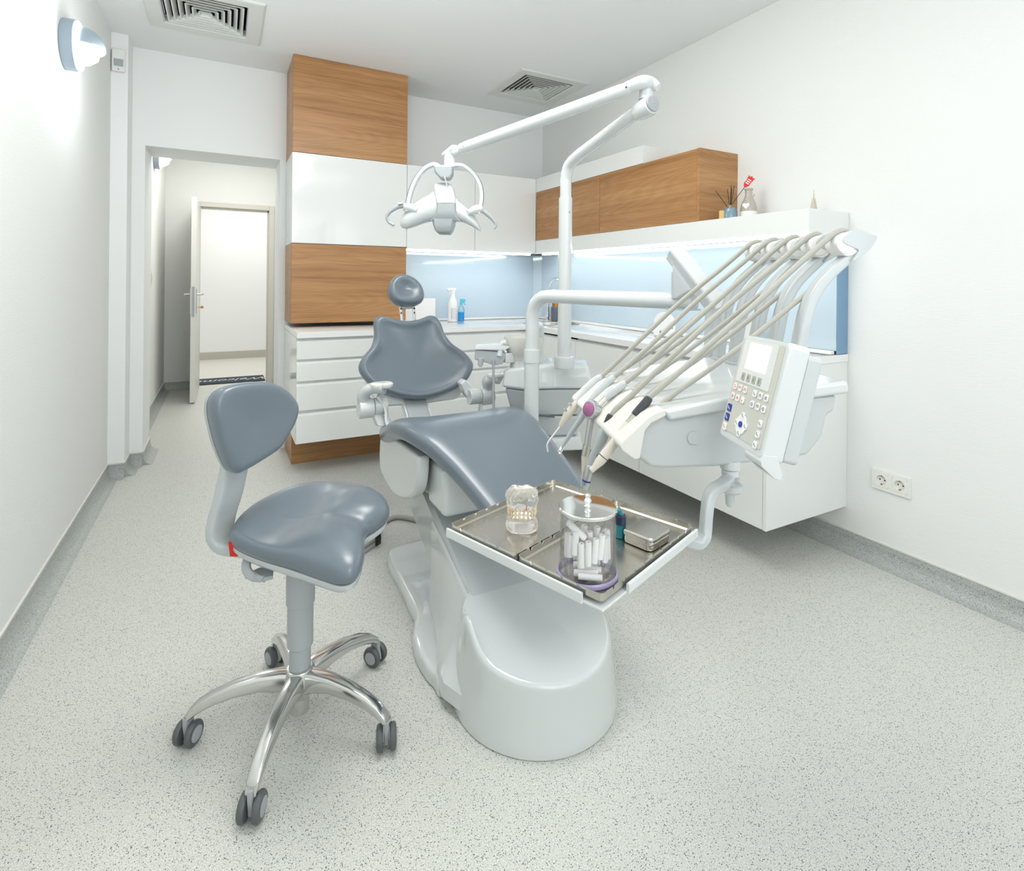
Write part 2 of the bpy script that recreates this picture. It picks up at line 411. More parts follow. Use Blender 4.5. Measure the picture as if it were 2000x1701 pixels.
# ceiling air diffusers
def diffuser(x, y, label):
    t = thing('ceiling_vent', label, 'vent', (x, y, ZC), 'square air diffusers in the ceiling')
    b = nb()
    def sq(r, z): return [V((x+sx*r, y+sy*r, z)) for sx, sy in ((-1, -1), (1, -1), (1, 1), (-1, 1))]
    loft(b, [sq(.285, ZC), sq(.285, ZC-.008), sq(.278, ZC-.011), sq(.212, ZC-.008), sq(.205, ZC+.0), sq(.205, ZC+.03)], cap=False); obj('flange', b, M['vent'], t, flat=True)
    for i in range(6):
        r = .188-i*.031
        b = nb(); loft(b, [sq(r, ZC-.006), sq(r-.016, ZC+.020), sq(r-.020, ZC+.020), sq(r-.006, ZC-.006), sq(r, ZC-.006)], cap=False)
        pass
        obj('louver', b, M['vent'], t, flat=True)
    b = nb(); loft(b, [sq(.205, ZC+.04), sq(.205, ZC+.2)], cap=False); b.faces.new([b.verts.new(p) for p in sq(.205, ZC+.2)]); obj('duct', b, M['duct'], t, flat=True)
diffuser(VENTS[0][0], VENTS[0][1], 'square white air vent in the ceiling above the doorway')
diffuser(VENTS[1][0], VENTS[1][1], 'square white air vent in the ceiling above the long lamp arm')
# wall lamps
def sconce(p, r, label, glow, cat='lamp'):
    t = thing('wall_lamp', label, cat, p); p = V(p)
    b = nb(); cyl(b, p+X*.0, p+X*.046, r, n=48, bv=.004); obj('back_plate', b, M['lampshell'], t)
    b = nb(); cyl(b, p+X*.0462, p+X*.054, r*.95, n=48); obj('diffuser', b, glow, t)
    b = nb(); L = []
    for i in range(9):     # quarter-dome shade, open below
        a = PI/2*i/8; rr = r*.84*math.cos(a)+.001; h = .058+r*.80*math.sin(a)
        L.append([p+X*h+V((0, math.cos(q)*rr, math.sin(q)*rr*.95-.002)) for q in [PI*k/20-.12+.0 for k in range(22)]])
    loft(b, L, cap=False, closed=False)
    o = obj('shade', b, M['lampshell'], t); s = o.modifiers.new('s', 'SOLIDIFY'); s.thickness = .004
    b = nb(); rings(b, p+X*.054+Z*(-.008), X, [(r*.66, 0), (r*.62, .03), (r*.42, .058), (r*.01, .07)], 24); obj('bulb_cover', b, glow, t)
sconce((XL, 2.905, 2.185), .105, 'glowing round wall lamp with half dome shade high beside the doorway', M['lampglow'])
sconce((HX0, 5.72, 2.27), .10, 'small wall lamp seen through the doorway in the hall', M['hallglow'])
t = thing('motion_sensor', 'small white motion sensor high on the narrow pillar', 'sensor', (-.563, 3.955, 2.42))
b = nb(); prism(b, [(-.60+x, 3.955, 2.425+z) for x, z in ((0, 0), (.066, 0), (.066, .135), (0, .135))], (0, -.028, 0), .008, 3); obj('case', b, M['white'], t)
obj('lens', BX((-.588, 3.924, 2.455), (-.542, 3.928, 2.498), .002), M['shade_grey'], t)
b = nb(); cyl(b, (-.565, 3.928, 2.437), (-.565, 3.924, 2.437), .003, n=10); obj('indicator', b, M['dark'], t)
# double socket on the right-hand wall
t = thing('wall_socket', 'white double power socket low on the bare wall', 'socket', (XR, 1.255, .36))
b = nb()
for q in (((1.180, .318), (1.328, .3315)), ((1.180, .3885), (1.328, .402)), ((1.180, .3315), (1.1905, .3885)), ((1.2475, .3315), (1.2615, .3885)), ((1.3185, .3315), (1.328, .3885))): box(b, (XR-.010, q[0][0], q[0][1]), (XR, q[1][0], q[1][1]))
o = obj('cover_frame', b, M['socket'], t, flat=True)
for yc in (1.290, 1.219):
    b = nb(); sq_ = []
    for k in range(48):
        A = 2*PI*(k+.5)/48; c_, s_ = math.cos(A), math.sin(A); m_ = .0284/max(abs(c_), abs(s_)); sq_.append((c_*m_, s_*m_, c_*.0205, s_*.0205))
    loft(b, [[V((XR-.002, yc+q[0], .36+q[1])) for q in sq_], [V((XR-.0112, yc+q[0], .36+q[1])) for q in sq_], [V((XR-.0116, yc+q[2]*1.05, .36+q[3]*1.05)) for q in sq_], [V((XR-.0112, yc+q[2], .36+q[3])) for q in sq_], [V((XR-.0008, yc+q[2]*.94, .36+q[3]*.94)) for q in sq_], [V((XR-.0008, yc+q[2]*.02, .36+q[3]*.02)) for q in sq_]], cap=False)
    s = obj('socket_insert', b, M['socket'], t)
    b = nb()
    for dy in (-.0095, .0095): cyl(b, (XR-.0016, yc+dy, .36), (XR-.0009, yc+dy, .36), .003, n=10)
    obj('pin_holes', b, M['black'], s)
    for dz in (-.0178, .0178): obj('earth_clip', BX((XR-.0108, yc-.003, .36+dz-.0018), (XR-.003, yc+.003, .36+dz+.0018)), M['brass'], s)
# doormat in the lobby, read from the far side
t = thing('doormat', 'dark doormat with pale lettering in the far doorway', 'doormat', (.1, 6.97, 0))
obj('mat', BX((-.255, 6.80+.15, 0), (.435, 7.33, .012), .004), M['mat'], t)
def text_mesh(txt, size, shear=0.):
    cu = bpy.data.curves.new('lettering', 'FONT'); cu.body = txt; cu.size = size; cu.shear = shear; cu.align_x = 'CENTER'; cu.align_y = 'CENTER'; cu.extrude = .0006
    o = bpy.data.objects.new('lettering', cu); C.objects.link(o)
    dg = bpy.context.evaluated_depsgraph_get(); me = bpy.data.meshes.new_from_object(o.evaluated_get(dg)); bpy.data.objects.remove(o)
    return me
def lettering(txt, size, mtx, m, parent, shear=0., name='lettering'):
    me = text_mesh(txt, size, shear); me.transform(W[parent.name].inverted() @ mtx); me.materials.clear(); me.materials.append(m)
    return mk(name, me, parent)
lettering('Welcome', .19, Matrix.Translation((.09, 7.13, .013)) @ Matrix.Rotation(PI, 4, 'Z'), M['mattext'], t, .3)
# things on the hall wall
t = thing('coat_rack', 'thin rack with knitted piece hanging on the hall wall', 'rack', (HX0, 4.95, 1.2))
obj('rail', BX((HX0, 4.75, 1.52), (HX0+.012, 5.05, 1.535), .003), M['twine'], t)
obj('back_board', BX((HX0, 4.60, 1.12), (HX0+.012, 4.86, 1.46), .003), M['twine'], t)
b = nb()
for i in range(7): tube(b, spline([(HX0+.03, 4.80+.05*i, 1.34-.01*i), (HX0+.04+.012*(i % 2), 4.81+.05*i, 1.2), (HX0+.03, 4.80+.05*i, 1.02+.03*(i % 3))], 5), .012, 8)
obj('knitted_hanging', b, M['knit'], t)
# ------------------------------------------------------------------ cabinets
XA, XT, YU, YD = .382, 1.145, 3.745, 3.415       # tall unit, upper fronts, drawer fronts
def upper(name, label, x0, x1, z0, z1, m, side=None, group=None):
    t = thing(name, label, 'cabinet', ((x0+x1)/2, YB-.1, z0), group)
    obj('body', BX((x0, YU+.019, z0), (x1, YB-.001, z1)), side or m, t, flat=True)
    obj('door', BX((x0+.0008, YU, z0+.001), (x1-.0012, YU+.0185, z1-.001), .0008, 1), m, t, flat=True)
upper('wall_cabinet', 'oak fronted cabinet panel reaching up to the ceiling', XA, XT, 2.027, ZC-.001, M['woodx'])
upper('wall_cabinet', 'wide glossy white cabinet between two oak panels', XA, XT, 1.436, 2.026, M['cab'])
upper('wall_cabinet', 'oak panel cabinet standing on the worktop under a white one', XA, XT, .912, 1.435, M['woodx'])
upper('wall_cabinet', 'white wall cabinet next to the oak panels, above blue splashback', XT+.001, 1.677, 1.425, 2.026, M['cab'])
upper('wall_cabinet', 'white wall cabinet in the corner above blue splashback', 1.678, 2.214, 1.425, 2.026, M['cab'])
XU, XD, YE, YW = 2.2156, 1.954, 1.4415, 2.049
t = thing('long_shelf', 'white box shelf running along the wall over the blue splashback', 'shelf', (2.36, 2.5, 1.424))
obj('shelf_box', BX((XU, YE, 1.424), (XR-.001, YU+.018, 1.528)), M['cab'], t, flat=True)
def oak(label, y0, y1, end=False):
    t = thing('wall_cabinet', label, 'cabinet', (XR-.1, (y0+y1)/2, 1.5285))
    obj('body', BX((XU+.0195, y0, 1.5285), (XR-.001, y1, 1.918)), M['woody'], t, flat=True)
    obj('door', BX((XU, y0+.0015 if not end else y0+.019, 1.5295), (XU+.0188, y1-.0015, 1.917), .0008, 1), M['woody'], t, flat=True)
    if end: obj('end_panel', BX((XU, y0-.0002, 1.5285), (XR-.0015, y0+.0175, 1.9182)), M['woodx'], t, flat=True)
oak('short oak wall cabinet on the white shelf, in the corner', 2.911, YU+.0)
oak('long oak wall cabinet on the white shelf, with visible end panel', YW, 2.910, True)
t = thing('white_box_cabinet', 'low white box cabinet on top of the oak wall cabinets', 'cabinet', (2.36, 3.1, 1.919))
obj('box', BX((XU, 2.49, 1.919), (XR-.001, YU+.018, 2.028)), M['cab'], t, flat=True)
# base units
def drawers(label, x0, x1):
    t = thing('drawer_cabinet', label, 'cabinet', ((x0+x1)/2, 3.8, .2))
    obj('body', BX((x0, YD+.021, .215), (x1, YB-.001, .848)), M['cab'], t, flat=True)
    for z0, z1 in ((.722, .835), (.592, .706), (.417, .575), (.22, .397)):
        b = nb(); prof = [(0, z0), (0, z1-.012), (.014, z1), (.020, z1), (.020, z0)]
        prism(b, [(x0+.001, YD+y, z) for y, z in prof], (x1-x0-.002, 0, 0)); obj('drawer', b, M['cab'], t, flat=True)
drawers('white four-drawer base cabinet beside the doorway', XA, XT)
drawers('white drawer base cabinet behind the patient chair, next to the corner', XT+.001, XD-.002)
t = thing('cabinet_plinth', 'dark oak plinth board under the white drawers', 'plinth', (1.1, 3.8, 0))
obj('board', BX((.392, YU, 0), (XD+.018, YB-.001, .2145)), M['woodx'], t, flat=True)
def base(label, y0, y1, end=False, zt=.848):
    t = thing('base_cabinet', label, 'cabinet', (2.2, (y0+y1)/2, .19))
    obj('body', BX((XD+.0205, y0, .19), (XR-.001, y1, zt)), M['cab'], t, flat=True)
    b = nb(); prism(b, [(XD+x, y0+.0015, z) for x, z in ((0, .191), (0, .822), (.013, .835), (.0195, .835), (.0195, .191))], (0, y1-y0-.003, 0)); obj('door', b, M['cab'], t, flat=True)
    if end: obj('end_panel', BX((XD, y0-.016, .19), (XR-.001, y0-.0005, .848)), M['cab'], t, flat=True)
base('white floating base cabinet under the instrument head', YE+.016, 2.202, True)
base('white floating base cabinet under the long white worktop, middle one', 2.203, 2.80)
base('white floating base cabinet under the corner sink', 2.801, YB-.002, zt=.74)
# L-shaped worktop, with a hole for the sink
t = thing('worktop', 'glossy white corner worktop along both cabinet runs', 'worktop', (2.2, 3., .849))
SX, SY, SRX = 2.178, 3.44, .212
b = nb()
out = [(XA, YD-.012), (XD-.014, YD-.012), (XD-.014, YE-.004), (XR-.001, YE-.004), (XR-.001, YB-.001), (XA, YB-.001)]
prism(b, [(x, y, .849) for x, y in out], (0, 0, .035), .002, 2)
o = obj('slab', b, M['worktop'], t)
b = nb(); cyl(b, (SX, SY, .7), (SX, SY, 1.), SRX-.012, n=48); me = bpy.data.meshes.new('cut'); b.to_mesh(me); b.free(); cut = bpy.data.objects.new('cut', me); C.objects.link(cut)
md = o.modifiers.new('hole', 'BOOLEAN'); md.object = cut; md.operation = 'DIFFERENCE'; md.solver = 'EXACT'
dg = bpy.context.evaluated_depsgraph_get(); me2 = bpy.data.meshes.new_from_object(o.evaluated_get(dg)); o.modifiers.clear(); o.data = me2; bpy.data.objects.remove(cut)
b = nb(); box(b, (XT+.002, 4.04, .8845), (2.395, 4.058, .900), .002); box(b, (2.40, YE+.012, .8845), (2.428, 4.0, .900), .002); obj('edge_strip', b, M['white'], t)
t = thing('corner_sink', 'round steel sink set in the corner worktop', 'sink', (SX, SY, .80))
b = nb(); rings(b, (SX, SY, .885), Z, [(SRX, 0), (SRX, .003), (SRX-.004, .0045), (SRX-.022, .002), (SRX-.032, -.006), (SRX-.04, -.10), (.06, -.125), (.001, -.125)], 56, cap=False)
obj('bowl', b, M['steel'], t)
t = thing('sink_tap', 'curved chrome tap standing behind the corner sink', 'tap', (2.335, 3.745, .885))
b = nb(); cyl(b, (2.335, 3.745, .8845), (2.335, 3.745, 1.0), .018, n=20, bv=.002); cyl(b, (2.335, 3.745, 1.0), (2.335, 3.745, 1.095), .014, n=20); obj('tap_body', b, M['chrome'], t)
b = nb(); tube(b, spline([(2.335, 3.745, 1.085), (2.335, 3.735, 1.13), (2.335, 3.695, 1.195), (2.335, 3.63, 1.222), (2.335, 3.56, 1.20), (2.335, 3.52, 1.15), (2.335, 3.51, 1.11)], 8), .0105, 14); obj('spout', b, M['chrome'], t)
# blue glass splashback and led strips
t = thing('glass_splashback', 'pale blue glass splashback under the white wall cabinets, behind the spray bottles', 'splashback', (1.7, 4.1, .885))
obj('pane', BX((XT+.002, 4.06, .9005), (2.375, YB-.001, 1.422)), M['splash'], t, flat=True)
t = thing('glass_splashback', 'long pale blue glass splashback under the white box shelf', 'splashback', (2.47, 2.6, .885))
obj('pane', BX((2.43, YE+.006, .9005), (XR-.001, 3.995, 1.423)), M['splash'], t, flat=True)
obj('end_edge', BX((2.4305, YE+.0005, .886), (XR-.002, YE+.0055, 1.422)), M['splash_edge'], t, flat=True)
t = thing('glass_splashback', 'narrow blue glass strip in the corner between the two splashbacks', 'splashback', (2.44, 4.06, .885))
b = nb(); prism(b, [(2.377, 4.0605, .8995), (2.4295, 3.997, .8995), (XR-.002, 3.997, .8995), (XR-.002, YB-.001, .8995), (2.377, YB-.001, .8995)], (0, 0, .523)); obj('pane', b, M['splash'], t, flat=True)
t = thing('led_strip', 'glowing led strip under the white wall cabinets', 'light', (1.7, 3.8, 1.42))
obj('diffuser', BX((XT+.01, 3.80, 1.4125), (2.2, 3.826, 1.4245), .002), M['led'], t)
t = thing('led_strip', 'glowing led strip under the long white box shelf', 'light', (2.3, 2.6, 1.42))
obj('diffuser', BX((2.262, YE+.02, 1.4125), (2.288, 3.72, 1.4235), .002), M['led'], t)
# things on the worktop
def bottle(name, label, x, y, prof, m, cat='bottle', z=.8845, n=28):
    t = thing(name, label, cat, (x, y, z))
    b = nb(); rings(b, (x, y, z), Z, prof, n); o = obj('body', b, m, t); return t
t = bottle('spray_bottle', 'tall white trigger spray bottle with printed label on the worktop', 1.565, 3.90, [(.036, 0), (.038, .004), (.038, .125), (.034, .15), (.020, .185), (.016, .20), (.016, .225)], M['white'])
b = nb(); o = V((1.565, 3.90, .8845+.222)); box(b, o+V((-.014, -.017, 0)), o+V((.014, .017, .018)), .004); tube(b, spline([o+V((.022, .0, .022)), o+V((0, 0, .026)), o+V((-.028, 0, .024)), o+V((-.042, 0, .018))], 5), .012, 12); tube(b, spline([o+V((-.014, 0, .012)), o+V((-.024, 0, -.004)), o+V((-.034, 0, -.022))], 5), .005, 10)
obj('trigger_head', b, M['white'], t)
b = nb()
for i in range(9): box(b, (1.565-.026, 3.90-.0388, .8845+.02+i*.010), (1.565+.026-.006*(i % 3), 3.90-.028, .8845+.023+i*.010))
obj('label_print', b, M['tape'], t)
t = thing('small_spray_bottle', 'small spray bottle half full of bright blue liquid', 'bottle', (1.63, 3.885, .8845))
b = nb(); rings(b, (1.63, 3.885, .8845), Z, [(.022, 0), (.025, .004), (.0255, .03), (.024, .05), (.0255, .07), (.0235, .072)], 24); obj('liquid', b, M['blueliq'], t)
b = nb(); rings(b, (1.63, 3.885, .8845), Z, [(.0262, .0725), (.0265, .085), (.024, .10), (.014, .122), (.010, .13)], 24); obj('shoulder', b, M['bottleglass'], t)
b = nb(); o = V((1.63, 3.885, .8845+.128)); cyl(b, o, o+Z*.028, .011, n=16); box(b, o+V((-.010, -.009, .022)), o+V((.034, .009, .046)), .005); tube(b, spline([o+V((.018, 0, .026)), o+V((.026, 0, .008)), o+V((.034, 0, .0))], 4), .004, 8); obj('spray_head', b, M['bluecap'], t)
t = thing('paper_towel_box', 'plain white box leaning at the wall behind the headrest', 'box', (1.36, 4.0, .8845))
obj('box', BX((1.165, 3.975, .8845), (1.452, 4.03, 1.06), .003), M['white'], t)
t = thing('soap_dispenser', 'slate grey soap dispenser with copper pump by the sink', 'dispenser', (2.345, 3.60, .8905))
qx, qy = 2.352, 3.655
t.location = (qx, qy, .8845); W[t.name] = Matrix.Translation(t.location)
b = nb(); rings(b, (qx, qy, .8845), Z, [(.030, 0), (.036, .010), (.037, .02), (.037, .105), (.033, .115), (.026, .117)], 28); obj('body', b, M['slate'], t)
b = nb(); rings(b, (qx, qy, 1.0015), Z, [(.027, 0), (.027, .028), (.01, .03)], 24); obj('collar', b, M['copper'], t)
b = nb(); fr = V((.20, -.98, 0)).normalized(); rings(b, V((qx, qy, .945))+V((.80, -.55, 0)).normalized()*.035, V((.35, -.93, 0)), [(.021, 0), (.021, .008), (.017, .010), (.001, .010)], 24); obj('round_tag', b, M['hub'], t)
t = thing('tissue_pack', 'small clear pack with orange and green print standing on the worktop', 'box', (2.30, 2.38, .8845))
b = nb(); pts = [(2.30+.1*0, 2.38+.075*math.cos(a), .9555+.071*math.sin(a)) for a in [PI*k/16 for k in range(17)]]; prism(b, [(2.28, 2.305, .8845)]+[(2.28, p[1], p[2]) for p in pts[::-1]]+[(2.28, 2.455, .8845)], (.03, 0, 0), .004, 2); obj('pack', b, M['white'], t)
b = nb()
for k in range(5): tube(b, [(2.278, 2.335-.008*k, .93+.002*k), (2.278, 2.318-.006*k, .955-.004*k)], .003, 6)
obj('orange_print', b, M['orange'], t)
b = nb()
for k in range(4): tube(b, [(2.278, 2.40-.02*k, .905+.004*k), (2.278, 2.39-.02*k, .915+.004*k)], .003, 6)
obj('green_print', b, M['teal'], t)
t = thing('paper_carton', 'small cream carton on the worktop behind the bent hose arms', 'box', (2.33, 1.80, .8845))
obj('carton', BX((2.30, 1.765, .8845), (2.36, 1.845, 1.025), .002), M['cream'], t)
obj('dark_flap', BX((2.305, 1.764, 1.026), (2.355, 1.81, 1.031), .001), M['twine'], t)
# ornaments on the white shelf
zs = 1.5285
t = thing('reed_diffuser', 'squat blue-grey reed diffuser with dark sticks and paper tag on the shelf', 'ornament', (2.32, 1.945, zs))
dx, dy = 2.325, 1.943
b = nb(); rings(b, (dx, dy, zs), Z, [(.030, 0), (.036, .006), (.036, .045), (.031, .060), (.016, .067), (.014, .074)], 28); obj('bottle', b, M['jarblue'], t)
b = nb(); rings(b, (dx, dy, zs+.073), Z, [(.016, 0), (.016, .006), (.012, .006), (.012, 0)], 20); obj('rim', b, M['amber'], t)
for ex, ey, h in ((-.055, .045, .155), (-.01, .01, .165), (.0, -.005, .185), (.006, -.02, .18), (.012, .0, .17)):
    b = nb(); cyl(b, (dx, dy, zs+.05), (dx+ex, dy+ey, zs+h), .0018, n=8); obj('reed', b, M['reed'], t)
b = nb(); plate(b, (dx-.040, dy+.020, zs+.026), V((.6, -.8, 0)), Z, V((-.8, -.6, 0)), .024, .05, .004, .0015); obj('paper_tag', b, M['tag'], t)
b = nb(); tube(b, spline([(dx-.012, dy+.01, zs+.072), (dx-.03, dy+.016, zs+.066), (dx-.0405, dy+.0195, zs+.046)], 5), .0012, 6); obj('string', b, M['twine'], t)
t = thing('red_pick', 'red shaped tag with white print on a dark stick in the diffuser', 'ornament', (dx, dy, zs+.08))
e0, e1 = V((dx+.004, dy-.002, zs+.078)), V((dx+.048, dy-.05, zs+.172))
b = nb(); cyl(b, e0, e1, .0016, n=8); obj('stick', b, M['reed'], t)
ax = (e1-e0).normalized(); sd = ax.cross(V((-.8, -.6, .05))).normalized(); nn = sd.cross(ax)
b = nb(); prism(b, [e1+sd*x+ax*y for x, y in ((-.006, 0), (.006, 0), (.015, .015), (.013, .03), (.016, .05), (.018, .062), (.008, .056), (0, .064), (-.008, .056), (-.018, .062), (-.016, .05), (-.013, .03), (-.015, .015))], nn*.004, .001, 1); obj('tag', b, M['red'], t)
b = nb()
for k in range(3):
    for s in (1, -1): box(b, (-.009, .018+k*.010, -.0012 if s < 0 else .004), (.009, .023+k*.010, 0 if s < 0 else .0052), mtx=Matrix.Translation(e1) @ Matrix((sd, ax, nn)).transposed().to_4x4())
obj('white_print', b, M['white'], t)
t = thing('ceramic_vase', 'grey and white bottle vase with a hanging white heart on the shelf', 'vase', (2.38, 1.885, zs))
vx, vy = 2.385, 1.878
b = nb(); rings(b, (vx, vy, zs), Z, [(.038, 0), (.041, .004), (.041, .042), (.0405, .043)], 32); obj('white_base', b, M['whiteglaze'], t)
b = nb(); rings(b, (vx, vy, zs+.0432), Z, [(.0405, 0), (.040, .018), (.033, .045), (.020, .072), (.0175, .085), (.0175, .108), (.021, .112), (.021, .118), (.017, .12), (.015, .10)], 32); obj('body', b, M['stone'], t)
hx = V((vx-.034, vy-.012, zs+.07))
b = nb(); a2 = V((.45, -.89, 0)); prism(b, [hx+a2*(x*.0011)+Z*(z*.0011) for x, z in [(16*math.sin(q)**3, 13*math.cos(q)-5*math.cos(2*q)-2*math.cos(3*q)-math.cos(4*q)) for q in [2*PI*k/28 for k in range(28)]]], V((-.89, -.45, 0))*.006, .001, 1); obj('heart', b, M['white'], t)
b = nb(); tube(b, spline([hx+Z*.012, V((vx-.012, vy-.022, zs+.10)), V((vx+.018, vy-.014, zs+.118)), V((vx+.03, vy-.01, zs+.135))], 6), .0014, 6); obj('cord', b, M['twine'], t)
t = thing('spire_figurine', 'tiny pale spire figurine near the shelf end', 'figurine', (2.42, 1.545, zs))
fx, fy = 2.425, 1.555
b = nb()
for r, z0, z1 in ((.0100, 0, .024), (.0085, .024, .042), (.0065, .042, .056), (.0045, .056, .070)):
    box(b, (fx-r, fy-r, zs+z0), (fx+r, fy+r, zs+z1), .001)
    for sx in (-1, 1):
        for sy in (-1, 1): cyl(b, (fx+sx*r, fy+sy*r, zs+z0), (fx+sx*r, fy+sy*r, zs+z1+.008), .0018, .0004, 8)
cyl(b, (fx, fy, zs+.070), (fx, fy, zs+.112), .004, .0006, 8); rings(b, (fx, fy, zs+.106), Z, [(.001, 0), (.003, .003), (.001, .006)], 8)
obj('spire', b, M['spire'], t)
# ------------------------------------------------------------------ dental chair
t = thing('dental_chair', 'slate grey reclining patient chair on a glossy white pedestal', 'dental chair', (.815, 1.36, 0))
CH = t; DC = V((.815, 1.36, 0))
# floor plate: flat glossy foot beside the pedestal
b = nb(); o2 = spline([(.60, 1.44, 0), (.552, 1.50, 0), (.540, 1.60, 0), (.553, 1.70, 0), (.590, 1.80, 0), (.600, 1.92, 0), (.606, 2.06, 0), (.612, 2.22, 0), (.650, 2.30, 0), (.80, 2.32, 0), (.98, 2.30, 0), (1.02, 2.1, 0), (1.04, 1.8, 0), (1.06, 1.55, 0), (1.0, 1.44, 0)], 5, True)
c = sum(o2, V((0, 0, 0)))/len(o2)
loft(b, [[p+(c-p).normalized()*d+Z*z for p in o2] for d, z in ((.004, .001), (0, .006), (0, .026), (.006, .038), (.018, .045), (.05, .048))]); obj('floor_plate', b, M['enamel'], t)
# pedestal drum: tapered, its top sloping up towards the lift arm
b = nb(); L = []
def drum_top(p): return .170+.215*(p.y-1.16)
for r, f in ((.238, 0.), (.240, .02), (.237, .2), (.230, .5), (.2235, .78), (.220, .91), (.2185, .955), (.2155, .983), (.2115, .997), (.207, 1.0), (.2055, 1.0), (.20, 1.0), (.10, 1.0), (.002, 1.0)):
    l = []
    for i in range(72):
        a = 2*PI*i/72; p = DC+V((math.cos(a)*r, math.sin(a)*r, 0)); da = (math.degrees(a)-178+180) % 360-180; p.z = drum_top(p)*f+.001+(.048*math.exp(-(da/15)**2)*(f**3) if r > .206 else 0)
        l.append(p)
    L.append(l)
loft(b, L); obj('pedestal', b, M['enamel'], t)
# lift arm, a sloping slab rising from the pedestal to the seat
b = nb()
def armz(y): return .262+.37*(y-1.545)
L = []
for y, x0, x1, th, dz in ((1.36, .676, .962, .10, -.002), (1.50, .660, .972, .17, .0), (1.75, .664, .97, .20, 0), (2.0, .668, .966, .19, 0), (2.20, .672, .962, .17, 0), (2.25, .68, .955, .14, -.01)):
    z = armz(y)+dz; l = []
    for sx, sz in ((0, .012), (0, .0), (1, .0), (1, .012)): pass
    r = .014
    pts = [(x0+r, z), (x1-r, z), (x1, z-r), (x1, z-th), (x0, z-th), (x0, z-r)]
    L.append([V((x, y, q)) for x, q in pts])
loft(b, L); obj('lift_arm', b, M['enamel_grey'], t)
# gussets where the arm enters the pedestal
for sg in (-1, 1):
    b = nb(); L = []
    for y, xo, zt, xt in ((1.30, .050, .175, .140), (1.36, .085, .188, .145), (1.42, .108, .212, .150), (1.50, .096, .246, .154), (1.60, .06, .282, .156), (1.70, .032, .314, .154), (1.82, .008, .345, .152)):
        xi = .815+sg*.145; xb = .815+sg*(.158+xo); xtop = .815+sg*xt
        L.append([V((xi, y, .03)), V((xb, y, .03)), V((xb-sg*.004, y, .07)), V((xb*.35+xtop*.65, y, zt*.62)), V((xtop+sg*.008, y, zt-.012)), V((xtop, y, zt)), V((xi, y, zt-.01))])
    loft(b, L); obj('pedestal_gusset', b, M['enamel'], t)
# seat mechanism under the cushion
b = nb(); prism(b, [(.655, y, z) for y, z in ((1.70, .44), (2.26, .38), (2.26, .485), (1.70, .605))], (.33, 0, 0), .015, 3); obj('seat_mechanism', b, M['enamel_grey'], t)
b = nb(); box(b, (.640, 1.66, .415), (.82, 1.82, .575), .022); o = obj('gear_box', b, M['enamel'], t)
b = nb(); cyl(b, (.76, 1.662, .53), (.76, 1.656, .53), .010, n=14); obj('screw_cap', b, M['black'], o)
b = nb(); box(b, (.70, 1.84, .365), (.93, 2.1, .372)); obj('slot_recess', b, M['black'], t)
b = nb(); prism(b, [(.628, y, z) for y, z in [(p.x, p.y) for p in spline([(1.755, .60, 0), (1.765, .52, 0), (1.80, .46, 0), (1.90, .405, 0), (2.02, .375, 0), (2.14, .375, 0), (2.245, .40, 0), (2.268, .45, 0), (2.262, .52, 0), (2.24, .585, 0)], 4)]], (-.045, 0, 0), .018, 4); obj('side_cover', b, M['enamel'], t)
b = nb(); prism(b, [(.64, y, z) for y, z in ((1.72, .590), (2.30, .485), (2.30, .505), (1.72, .612))], (.34, 0, 0), .004, 2); obj('seat_pan', b, M['enamel_grey'], t)
b = nb(); prism(b, [(.635, y, z) for y, z in ((1.92, .580), (2.12, .545), (2.12, .575), (1.92, .612))], (.06, 0, 0), .006, 2); obj('arm_bracket', b, M['shade_grey'], t)
# seat and leg-rest cushion: lofted, with raised side rolls
b = nb(); L = []
ST = [(1.27, .475, .735, 1.03, .03), (1.285, .481, .718, 1.045, .055), (1.33, .502, .706, 1.052, .075), (1.42, .545, .690, 1.055, .082), (1.55, .608, .655, 1.055, .085), (1.64, .655, .618, 1.052, .088), (1.72, .693, .580, 1.05, .09), (1.80, .711, .556, 1.052, .092), (1.88, .711, .545, 1.06, .094), (1.97, .694, .540, 1.07, .094), (2.06, .660, .545, 1.078, .092), (2.16, .622, .560, 1.08, .09), (2.28, .588, .585, 1.06, .085), (2.38, .572, .62, 1.03, .07), (2.41, .560, .64, 1.01, .03)]
def cat(a, k=5):
    out = []
    for i in range(len(a)-1):
        q = [a[max(i-1, 0)], a[i], a[i+1], a[min(i+2, len(a)-1)]]
        for j in range(k):
            s = j/k; out.append([.5*(2*q[1][c]+(q[2][c]-q[0][c])*s+(2*q[0][c]-5*q[1][c]+4*q[2][c]-q[3][c])*s*s+(3*q[1][c]-q[0][c]-3*q[2][c]+q[3][c])*s**3) for c in range(len(a[0]))])
    out.append(list(a[-1])); return out
S2 = cat(ST)
for i, (y, z, x0, x1, th) in enumerate(S2):
    p, n_ = S2[max(i-1, 0)], S2[min(i+1, len(S2)-1)]
    tg = V((0, n_[0]-p[0], n_[1]-p[1])).normalized(); up = V((0, -tg.z, tg.y))
    w = (x1-x0)/2; xc = (x0+x1)/2; l = []
    for k in range(48):
        A = 2*PI*(k+.5)/48; cx_, cy_ = math.cos(A), math.sin(A)
        ex = math.copysign(abs(cx_)**.42, cx_); ey = math.copysign(abs(cy_)**.62, cy_)
        h = ey*th/2-th/2
        if ey > 0: h += .016*(abs(ex)**3-1)*min(1, th/.07)+.014*max(0, abs(ex)-.55)**1*(1-abs(ex))*4
        l.append(V((xc+ex*w, y, z))+up*h)
    L.append(l)
loft(b, L); obj('seat_cushion', b, M['leather'], t, ang=70)
